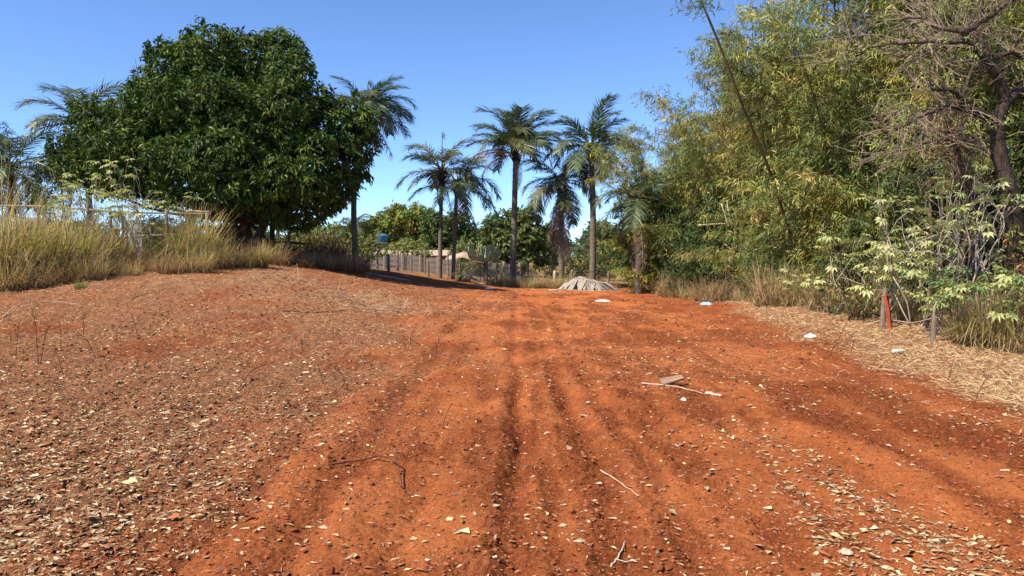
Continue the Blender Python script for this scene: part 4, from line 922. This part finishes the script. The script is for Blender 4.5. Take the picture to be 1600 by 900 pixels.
# ---- trees beyond the fence
MG = dict(per_m2=4.6, nl=9, L=.36, W=.15, droop=.4, base=(.17, .205, .045), var=.3, alt=(.20, .15, .05), p=.22, keep=.25)
bush('mango_tree', 'rounded yellow-green mango tree with brownish new leaves, behind the water tank', 'tree', 640, 68, [(655, 352, 30), (625, 352, 30), (600, 362, 28), (582, 366, 18), (640, 375, 34), (610, 382, 30), (670, 372, 30), (648, 342, 20), (588, 382, 22), (622, 342, 18)], MG, 'mango', .3, seed=61)
bush('mango_tree', 'darker rounded mango tree touching the yellow-green one', 'tree', 705, 66, [(690, 355, 26), (715, 352, 22), (735, 368, 17), (705, 378, 32), (680, 385, 24), (730, 385, 18), (672, 345, 14), (705, 395, 26)], dict(MG, base=(.075, .115, .035), alt=(.12, .145, .045), p=.2), 'mango', .3, seed=62)
bush('mango_tree', 'large olive green tree behind the tall full-crowned palm', 'tree', 810, 60, [(775, 352, 20), (800, 350, 24), (825, 348, 20), (845, 362, 18), (862, 380, 12), (790, 375, 32), (825, 380, 36), (770, 385, 22), (850, 395, 22), (805, 400, 30), (765, 365, 14)], dict(MG, base=(.10, .13, .04), alt=(.16, .165, .05)), 'mango', .3, seed=63)
CT = dict(per_m2=5, nl=9, L=.2, W=.08, droop=.35, base=(.16, .20, .05), var=.3, alt=(.24, .24, .07), p=.3, keep=.12)
bush('fruit_tree', 'small bushy yellow-green fruit tree in front of the red shed', 'tree', 640, 54, [(612, 392, 15), (635, 387, 18), (655, 390, 16), (625, 398, 14), (645, 400, 15), (665, 398, 10)], CT, seed=64, r=.09)
bush('fruit_tree', 'small fruit tree with dark leaning stem left of the water tank', 'tree', 572, 47, [(560, 378, 15), (580, 378, 17), (595, 392, 12), (565, 393, 14), (582, 396, 13), (550, 388, 12)], dict(CT, base=(.13, .17, .055)), seed=65, r=.09)
bush('scrub_bush', 'yellow-green scrub bush beyond the timber frame', 'bush', 470, 46, [(445, 365, 18), (470, 368, 20), (495, 372, 18), (440, 385, 16), (475, 388, 18), (505, 388, 16), (435, 350, 9)], dict(CT, base=(.18, .20, .05)), seed=66)
bush('scrub_bush', 'dry brownish scrub bush behind the brush heap', 'bush', 512, 44, [(500, 372, 12), (520, 368, 13), (530, 382, 12), (510, 390, 14), (535, 392, 10)], dict(CT, base=(.16, .135, .06), alt=(.26, .17, .10), p=.35, per_m2=4), seed=67)
bush('far_tree', 'far dark green tree between scrub and tall palm trunk', 'tree', 545, 85, [(525, 362, 12), (545, 364, 13), (560, 370, 12), (535, 378, 16), (510, 372, 10), (555, 385, 12)], dict(MG, L=.45, W=.18, per_m2=2.2), 'mango', .25, seed=68)
bush('hedge_bush', 'rounded yellow-green hedge bush above the lean-to roof', 'bush', 728, 58, [(712, 392, 12), (730, 388, 14), (748, 392, 12), (720, 400, 12), (740, 402, 12)], dict(CT, base=(.17, .20, .055)), seed=69)
bush('leafy_tree', 'bright green leafy tree beyond the fence next to the clean-trunk palm', 'tree', 950, 52, [(945, 395, 18), (965, 392, 16), (930, 400, 12), (955, 410, 18), (975, 402, 14), (938, 415, 14)], dict(CT, base=(.11, .16, .04)), seed=70)
bush('leafy_tree', 'dark leafy tree below the small far palm', 'tree', 900, 58, [(890, 402, 14), (910, 404, 14), (900, 415, 16), (922, 412, 12)], dict(CT, base=(.07, .11, .035)), seed=71)
bush('dry_shrub', 'sparse tan dry shrub beside the shaggy-trunk palm', 'shrub', 862, 43, [(855, 385, 9), (868, 388, 9), (860, 400, 10), (848, 398, 7), (872, 400, 8), (862, 370, 7)], dict(CT, base=(.28, .22, .11), alt=(.34, .32, .12), per_m2=3.5, nl=5), r=.03, seed=72)
WB = dict(CT, L=.12, W=.05, per_m2=9, base=(.17, .20, .07), alt=(.28, .24, .11))
wroot = None
for i in range(15):
    px = 712 + i * 17 + gg.random() * 8; d = 44 + 2.5 * gg.random(); b = bush('weed_bush', 'low pale green weed bush behind the wire fence', 'bush', px, d, [(px - 5, 416, 8), (px + 5, 414, 8), (px, 422, 9)], WB, group='low weeds behind the fence', seed=400 + i, r=.02) if i < 3 else None
    if i < 3: wroot = (wroot or []) + [b]
    else:
        s_ = wroot[i % 3]; X, Y = on(px, d); c = s_.copy(); COL.objects.link(c); c.location = (X, Y, h1(X, Y)); c.rotation_euler = (0, 0, i * 1.1)
        for ch in s_.children:
            cc = ch.copy(); COL.objects.link(cc); cc.parent = c
            for q_ in ch.children: c2 = q_.copy(); COL.objects.link(c2); c2.parent = cc
# feathery dark tree at the far left
bush('feathery_tree', 'dark feathery tree behind the drooping palm', 'tree', -20, 31, [(-10, 225, 38), (5, 250, 30), (-40, 240, 50), (-10, 280, 40), (10, 215, 18)], dict(DK, base=(.03, .04, .022), alt=(.06, .055, .03), per_m2=7, L=.16, W=.03, droop=.9), r=.14, seed=73)
bush('scrub_bush', 'grey-brown scrub below the drooping palm', 'bush', 10, 28, [(0, 300, 22), (25, 305, 18), (-30, 300, 26), (10, 320, 20)], dict(DK, base=(.13, .10, .06), per_m2=5, L=.14), seed=74)
bush('scrub_bush', 'green bush under the left edge of the big crown', 'bush', 90, 29, [(75, 300, 18), (95, 295, 20), (115, 305, 18), (60, 312, 12)], dict(DK, base=(.09, .12, .035), L=.17), seed=75)
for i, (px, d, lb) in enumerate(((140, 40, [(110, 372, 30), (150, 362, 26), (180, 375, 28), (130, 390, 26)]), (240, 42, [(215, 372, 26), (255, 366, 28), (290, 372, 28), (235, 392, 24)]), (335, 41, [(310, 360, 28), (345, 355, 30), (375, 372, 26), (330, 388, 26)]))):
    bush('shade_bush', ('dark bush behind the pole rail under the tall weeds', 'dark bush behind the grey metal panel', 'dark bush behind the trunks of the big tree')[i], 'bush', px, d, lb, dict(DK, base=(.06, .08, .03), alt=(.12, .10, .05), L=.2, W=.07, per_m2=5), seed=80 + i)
# candelabra cactus
X, Y = on(759, 43.5); cz = thing('candelabra_cactus', 'pale many-armed candelabra cactus on a dark stem behind the fence', 'cactus', (X, Y, h1(X, Y)))
g = np.random.default_rng(15); f0 = at(760, 408, 43.5) - cz.location
link('trunk', Acc().add(*tube(curve([(0, 0, -.2), (0, 0, f0.z * .6), (0, 0, f0.z)], 6), np.linspace(.13, .10, 6), 8)).mesh('trunk', M['bark'], True), cz)
for i in range(38):
    a_ = g.random() * 6.28; rr = .25 + .85 * math.sqrt(g.random()) ; hh = (1.75 - .9 * rr) * (.6 + .5 * g.random()); p1 = Vector((math.cos(a_) * rr, math.sin(a_) * rr, f0.z + .15 + .5 * g.random()))
    p1.z = f0.z + .1 + .45 * hh * g.random(); P = curve([(0, 0, f0.z - .05), (p1.x * .55, p1.y * .55, f0.z + .05), p1, (p1.x * 1.2, p1.y * 1.2, max(f0.z + hh, p1.z + .3))], 10)
    link('arm', Acc().add(*tube(P, np.concatenate([[.035, .035], np.full(7, .045), [.02]]), 6)).mesh('arm', M['cactus'], False), cz)
# distant treeline
g = np.random.default_rng(19); TL = []
for v in range(2):
    lobs = [((g.random() - .5) * 8, (g.random() - .5) * 4, 1.2 + 3.2 * g.random(), 1.3 + 1.0 * g.random()) for _ in range(9)]
    TL.append(lobe_leaves(lobs, g, per_m2=1.6, nl=8, L=.55, W=.24, droop=.4, base=(.075, .105, .035), alt=(.14, .14, .05), p=.25).mesh('crown', M['bushleaf']))
tk_me = Acc().add(*tube([(0, 0, -.3), (.1, 0, 1.5), (0, .1, 3.0)], [.2, .16, .1], 7)).mesh('trunk', M['bark'])
for i in range(22):
    X = -95 + i * 9 + g.random() * 4; Y = 105 + 25 * g.random(); t = thing('distant_tree', 'low green tree in the distant treeline', 'tree', (X, Y, 0), g.random() * 6, 'distant treeline', .9 + .4 * g.random())
    link('crown', TL[i % 2], t); link('trunk', tk_me, t)

# ---- fallen dry fronds and thatch at the back fence
X, Y = on(742, 39.6); t = thing('fallen_frond', 'large pale curled dead palm frond lying before the fence', 'palm frond', (X, Y, h1(X, Y)))
g = np.random.default_rng(23); b = t.location
P = curve([at(712, 447, 39.6) - b + Vector((0, 0, -.02)), at(722, 428, 39.7) - b, at(738, 432, 39.6) - b, at(756, 443, 39.5) - b, at(776, 447, 39.4) - b], 22)
w = np.interp(np.linspace(0, 1, 22), [0, .2, .6, 1], [.10, .26, .20, .05]); V = []
for i in range(22):
    for s in (-1, -.3, .4, 1): V.append(P[i] + np.array([.05 * s, s * w[i], -.55 * w[i] * s * s + .03 * math.sin(i * 2.1 + s)]))
Q = [(i * 4 + j, i * 4 + j + 1, (i + 1) * 4 + j + 1, (i + 1) * 4 + j) for i in range(21) for j in range(3)]
link('sheath', Acc().add(V, Q).mesh('sheath', M['tarp'], True), t)
for i in range(4): place_frond(t, P[6 + i * 4], 'dead_leaf', DF[i % 3], -.2 + .3 * (g.random() - .5) + (math.pi if i == 0 else 0), .25 * g.random(), .6, .42)
X, Y = on(915, 38.6); t = thing('thatch_heap', 'grey heap of dry palm leaves draped like a small tent', 'palm leaves', (X, Y, h1(X, Y)))
for i in range(90):
    f = g.random(); rx = -1.05 + 2.0 * f; top = np.array([rx * .75 + .1, (g.random() - .5) * .4, .62 - .45 * abs(f - .3) + .22 * (g.random() - .5)]); a_ = -1.57 + (f - .35) * 1.6 + (g.random() - .5) * 1.5
    if i % 4 == 0: a_ = g.random() * 6.28
    end = np.array([top[0] + math.cos(a_) * .8 + (f - .5) * .5, top[1] + math.sin(a_) * .6, -.03 + .1 * g.random()]); mid = (top + end) / 2 + np.array([0, 0, .12])
    sd = np.array([-math.sin(a_), math.cos(a_), 0]) * (.08 + .10 * g.random())
    V = [top - sd * .5, top + sd * .5, mid + sd, end + sd * .4, end - sd * .4, mid - sd, mid + [0, 0, .03]]
    link('dry_leaf', Acc().add(V, [(0, 6, 4, 5), (1, 2, 3, 6)], [(0, 1, 6), (6, 3, 4)]).mesh('dry_leaf', M['tarp']), t)
for (pts, d, r, lab) in (([(800, 446), (812, 436), (824, 426)], 39.5, .05, 'pale broken pole leaning at the fence before the dark trunk'), ([(858, 456), (880, 452), (905, 457), (960, 462)], 37, .035, 'long pale branch lying along the field edge'),
                         ([(550, 432), (568, 436), (600, 440), (640, 446)], 33, .04, 'crooked pale branch lying on the far slope')):
    pts = [at(x_, y_, d) for x_, y_ in pts]
    for v in pts: v.z = max(v.z, h1(v.x, v.y) + r * .6)
    pts[0].z = h1(pts[0].x, pts[0].y) + r * .3
    pole('fallen_branch', lab, 'branch', pts, r, 'paleswood', r1=r * .5, n=12)

# ---- things lying on the field
def gp(px, py):
    """where the ray through a photo pixel meets the ground"""
    dv = np.array((at(px, py, 10) - Vector((0, 0, CAM_H))) / 10); t_ = 2.5 * 1.006 ** np.arange(520)
    zz = H(dv[0] * t_, dv[1] * t_); hit = np.nonzero(CAM_H + dv[2] * t_ < zz)[0]; i_ = hit[0] if len(hit) else 519
    return Vector((dv[0] * t_[i_], dv[1] * t_[i_], zz[i_]))
def rock_mesh(seed, flat=.6, name='stone', mat='clod', sub=2, rough=.22):
    import bmesh
    g_ = np.random.default_rng(seed); bm = bmesh.new(); bmesh.ops.create_icosphere(bm, subdivisions=sub, radius=1)
    me = bpy.data.meshes.new(name); bm.to_mesh(me); bm.free(); V = np.array([v.co[:] for v in me.vertices])
    for _ in range(7):   # planar breaks
        n_ = unit(g_.normal(size=3)); h_ = .55 + .35 * g_.random(); dd = V @ n_; V = V - np.outer(np.maximum(dd - h_, 0), n_)
    V *= 1 + (g_.random((len(V), 1)) - .5) * rough; V *= np.array([1, .6 + .4 * g_.random(), flat])
    for v, c_ in zip(me.vertices, V): v.co = c_
    me.materials.append(M[mat]); return me
RK = [rock_mesh(i, .55 + .05 * i) for i in range(6)]; TLM = [rock_mesh(20 + i, .22, 'shard', 'tile', 2, .08) for i in range(4)]
g = np.random.default_rng(29)
for (px, py, s, k_) in ((290, 740, .055, 1), (85, 655, .06, 2), (327, 641, .06, 0), (335, 645, .045, 3), (230, 683, .05, 4), (333, 755, .05, 5), (497, 734, .05, 0), (580, 758, .045, 2), (1025, 820, .05, 1), (1030, 890, .055, 3), (95, 765, .055, 4), (515, 895, .06, 5),
                        (255, 885, .05, 0), (322, 866, .045, 2), (895, 893, .04, 1), (1045, 893, .05, 0), (1375, 815, .05, 4), (1350, 640, .05, 3), (460, 832, .04, 2), (1143, 502, .10, 1), (1250, 560, .09, 0), (1270, 563, .07, 2), (1000, 700, .035, 3), (1020, 770, .04, 5), (700, 520, .06, 1), (360, 670, .05, 1), (270, 725, .04, 2), (530, 690, .04, 0), (440, 790, .035, 3), (780, 880, .035, 1)):
    p = gp(px, py); s *= .62; o = link('soil_clod', RK[k_], None, p + Vector((0, 0, s * .12)), (0, 0, g.random() * 6), (s, s, s)); tag(o, 'lump of red earth lying loose on the tilled soil', 'clod', 'loose lumps of earth')
for (px, py, s, k_) in ((75, 695, .07, 0), (165, 862, .07, 1), (30, 832, .06, 2), (60, 802, .05, 3), (1287, 874, .075, 0), (1190, 845, .045, 1), (240, 775, .05, 2), (478, 862, .075, 3), (555, 880, .05, 1), (35, 660, .05, 2), (335, 692, .06, 0), (1105, 817, .04, 1), (285, 795, .05, 0), (425, 640, .05, 2)):
    p = gp(px, py); s *= .62; o = link('tile_shard', TLM[k_], None, p + Vector((0, 0, s * .2)), (.15 * g.normal(), .15 * g.normal(), g.random() * 6), (s, s * .7, s)); tag(o, 'flat broken shard of orange clay tile on the soil', 'shard', 'broken clay shards')
def stick(label, pts, r, mat, lift=.0, forks=0, name='stick'):
    P = [gp(x_, y_) if len(q_) == 0 else None for (x_, y_, *q_) in pts] if all(len(q) == 2 for q in pts) else None
    if P is None:
        P = []
        for (x_, y_, *q_) in pts:
            p_ = gp(x_, y_)
            if q_: p_.z += q_[0]
            P.append(p_)
    for p_ in P: p_.z += r * .6 + .006
    C_ = curve(P, 14, r * 1.2, g)
    C_[:, 2] = np.maximum(C_[:, 2], H(C_[:, 0], C_[:, 1]) + r * .4)
    a_ = Acc().add(*tube(C_ - C_[0], np.linspace(r, r * .55, 14), 6))
    for i in range(forks):
        q0 = C_[4 + 3 * i] - C_[0]; e = q0 + g.normal(size=3) * [.08, .08, .02] * (1 + 8 * r) + [0, 0, .03]; a_.add(*tube(np.array([q0, (q0 + e) / 2 + g.normal(size=3) * .01, e]), [r * .6, r * .45, r * .2], 5))
    return tag(link(name, a_.mesh(name, M[mat], True), None, tuple(C_[0])), label, 'stick')
stick('long dark crooked stick arching over the bare ridge', [(512, 732, .01), (560, 728, .03), (595, 724, .045), (620, 733, .04), (627, 765, .005)], .009, 'redtwig', forks=1)
stick('pale thin root lying beside the wheel rut', [(938, 738), (955, 752), (975, 762), (998, 778)], .006, 'paletwig')
stick('pale forked twig standing out of the dark furrow', [(955, 888), (968, 872), (977, 850)], .007, 'paletwig', forks=1)
stick('thick yellowish cane piece near the flat grey board', [(1103, 618), (1128, 621)], .022, 'paletwig')
stick('bare yellow stalk beside the flat grey board', [(1002, 600), (1035, 603), (1070, 610), (1098, 618)], .010, 'paletwig')
stick('dark stick lying among pale leaf litter', [(273, 732), (290, 712), (305, 700)], .010, 'twig')
stick('long dark stem curving through the leaf litter', [(396, 582), (415, 598), (440, 620), (449, 632), (442, 640)], .010, 'redtwig', forks=2)
stick('thin arched stem crossing the curved dark stem', [(372, 612), (392, 592, .06), (420, 583, .10), (455, 580, .04)], .007, 'redtwig')
stick('short reddish twig sticking up beside the centre ridge', [(692, 675), (696, 660, .04), (705, 650, .10)], .006, 'redtwig')
stick('dry branch across the brush on the far slope', [(440, 488), (490, 489), (540, 488)], .02, 'redtwig', forks=2)
stick('leaning dry stalk over the left slope', [(205, 470), (230, 455, .25), (255, 448, .45)], .010, 'twig')
stick('curved whitish stalk across the left bare soil', [(2, 498), (30, 486, .12), (70, 478, .1), (130, 478)], .010, 'paletwig')
stick('dry stalk leaning near the straw verge', [(1295, 560), (1320, 530, .25), (1338, 505, .6)], .006, 'redtwig')
for i, (px, py, h_, lx) in enumerate(((60, 572, 1.0, -.06), (62, 570, .75, .25), (25, 560, .6, .1), (150, 560, .45, -.3), (95, 545, .45, .03), (130, 525, .5, .05), (215, 525, .4, -.1), (180, 535, .3, .1), (320, 530, .45, -.04), (505, 600, .3, -.1), (545, 610, .35, -.2), (680, 560, .4, .1), (640, 540, .3, .08), (470, 560, .3, .05), (100, 590, .4, -.15), (1215, 512, .25, .02), (1330, 555, .3, .06), (1480, 600, .3, .08), (1520, 640, .35, .15), (260, 500, .5, .2))):
    p = gp(px, py); P = curve([(0, 0, -.04), (lx * .4, 0, h_ * .55), (lx, .05 * g.normal(), h_)], 7, .02, g); a_ = Acc().add(*tube(P, np.linspace(.006, .003, 7), 5))
    for j in range(3):
        q0 = P[2 + j]; e = q0 + np.array([g.normal() * .12, g.normal() * .1, .12 + .1 * g.random()]) * (h_ + .3); a_.add(*tube(np.array([q0, e]), [.0035, .002], 4))
    tag(link('dead_stalk', a_.mesh('dead_stalk', M['redtwig'], True), None, p), 'bare reddish dead weed stalk standing in the soil', 'stalk', 'dead stalks on the field')
# flat board, bags, bottle, paper
p = gp(1050, 600); v, q = boxm(-.14, .14, -.09, .09, -.012, .012); V = np.array(v); V[V[:, 0] > 0, 1] *= .6; V[:, 2] += V[:, 0] * .12
tag(link('board', Acc().add(V, q).mesh('board', M['board']), None, p + Vector((0, 0, .05)), (.25, -.12, .1)), 'flat grey-brown piece of board tilted on the soil', 'board')
def crumple(name, label, cat, px, py, sx, sy, sz, mat, seed, d=None):
    g_ = np.random.default_rng(seed); n_ = 14; u = np.linspace(-1, 1, n_); U, W_ = np.meshgrid(u, u); r2 = np.sqrt(U ** 2 + W_ ** 2)
    Z = np.clip(1 - r2, 0, 1) ** .6 * (.55 + .9 * fbm(U * 2.3 + seed, W_ * 2.3, seed)) ; X_ = U * (1 + .25 * g_.normal(size=U.shape) * .3); Y_ = W_ * (1 + .25 * g_.normal(size=U.shape) * .3)
    keep = r2 < 1.12; V = np.stack([X_ * sx, Y_ * sy, Z * sz], -1).reshape(-1, 3); Q = []
    for i in range(n_ - 1):
        for j in range(n_ - 1):
            if keep[i:i + 2, j:j + 2].all(): Q.append((i * n_ + j, i * n_ + j + 1, (i + 1) * n_ + j + 1, (i + 1) * n_ + j))
    p_ = gp(px, py); return tag(link(name, Acc().add(V, Q).mesh(name, M[mat], False), None, p_ + Vector((0, 0, .002))), label, cat)
crumple('plastic_bag', 'crumpled white plastic bag on bare soil before the straw', 'bag', 1267, 528, .12, .16, .085, 'whiteplastic', 3)
crumple('plastic_bag', 'crumpled blue plastic bag on the verge below the bamboo', 'bag', 1104, 476, .20, .3, .10, 'bluebag', 4)
crumple('paper_scrap', 'pale flat paper scrap at the field edge by the thatch heap', 'paper', 942, 471, .30, .3, .06, 'whiteplastic', 5)
crumple('paper_scrap', 'small white scrap beside the fallen frond', 'paper', 764, 452, .22, .3, .07, 'whiteplastic', 6)
crumple('paper_scrap', 'white scrap by the yellowish cane piece', 'paper', 1068, 626, .03, .05, .03, 'whiteplastic', 7)
crumple('paper_scrap', 'pale torn scrap in the dark wheel furrow', 'paper', 905, 850, .035, .014, .012, 'paletwig', 8)
crumple('paper_scrap', 'torn pale husk beside the flat orange shard', 'paper', 1322, 868, .04, .03, .025, 'paletwig', 9)
p = gp(1405, 554); th = np.arange(12) * 2 * math.pi / 12; prof = [(.0, 0), (.035, .005), (.038, .03), (.038, .16), (.03, .19), (.014, .23), (.014, .26), (0, .262)]
V = np.array([[(z_, r_ * math.cos(t_), r_ * math.sin(t_)) for t_ in th] for r_, z_ in prof]).reshape(-1, 3)
Q = [(i * 12 + j, i * 12 + (j + 1) % 12, (i + 1) * 12 + (j + 1) % 12, (i + 1) * 12 + j) for i in range(len(prof) - 1) for j in range(12)]
tag(link('bottle', Acc().add(V, Q).mesh('bottle', M['bottle'], True), None, p + Vector((-.12, 0, .035)), (0, 0, .2)), 'cloudy crushed plastic bottle on the straw near the stake', 'bottle')
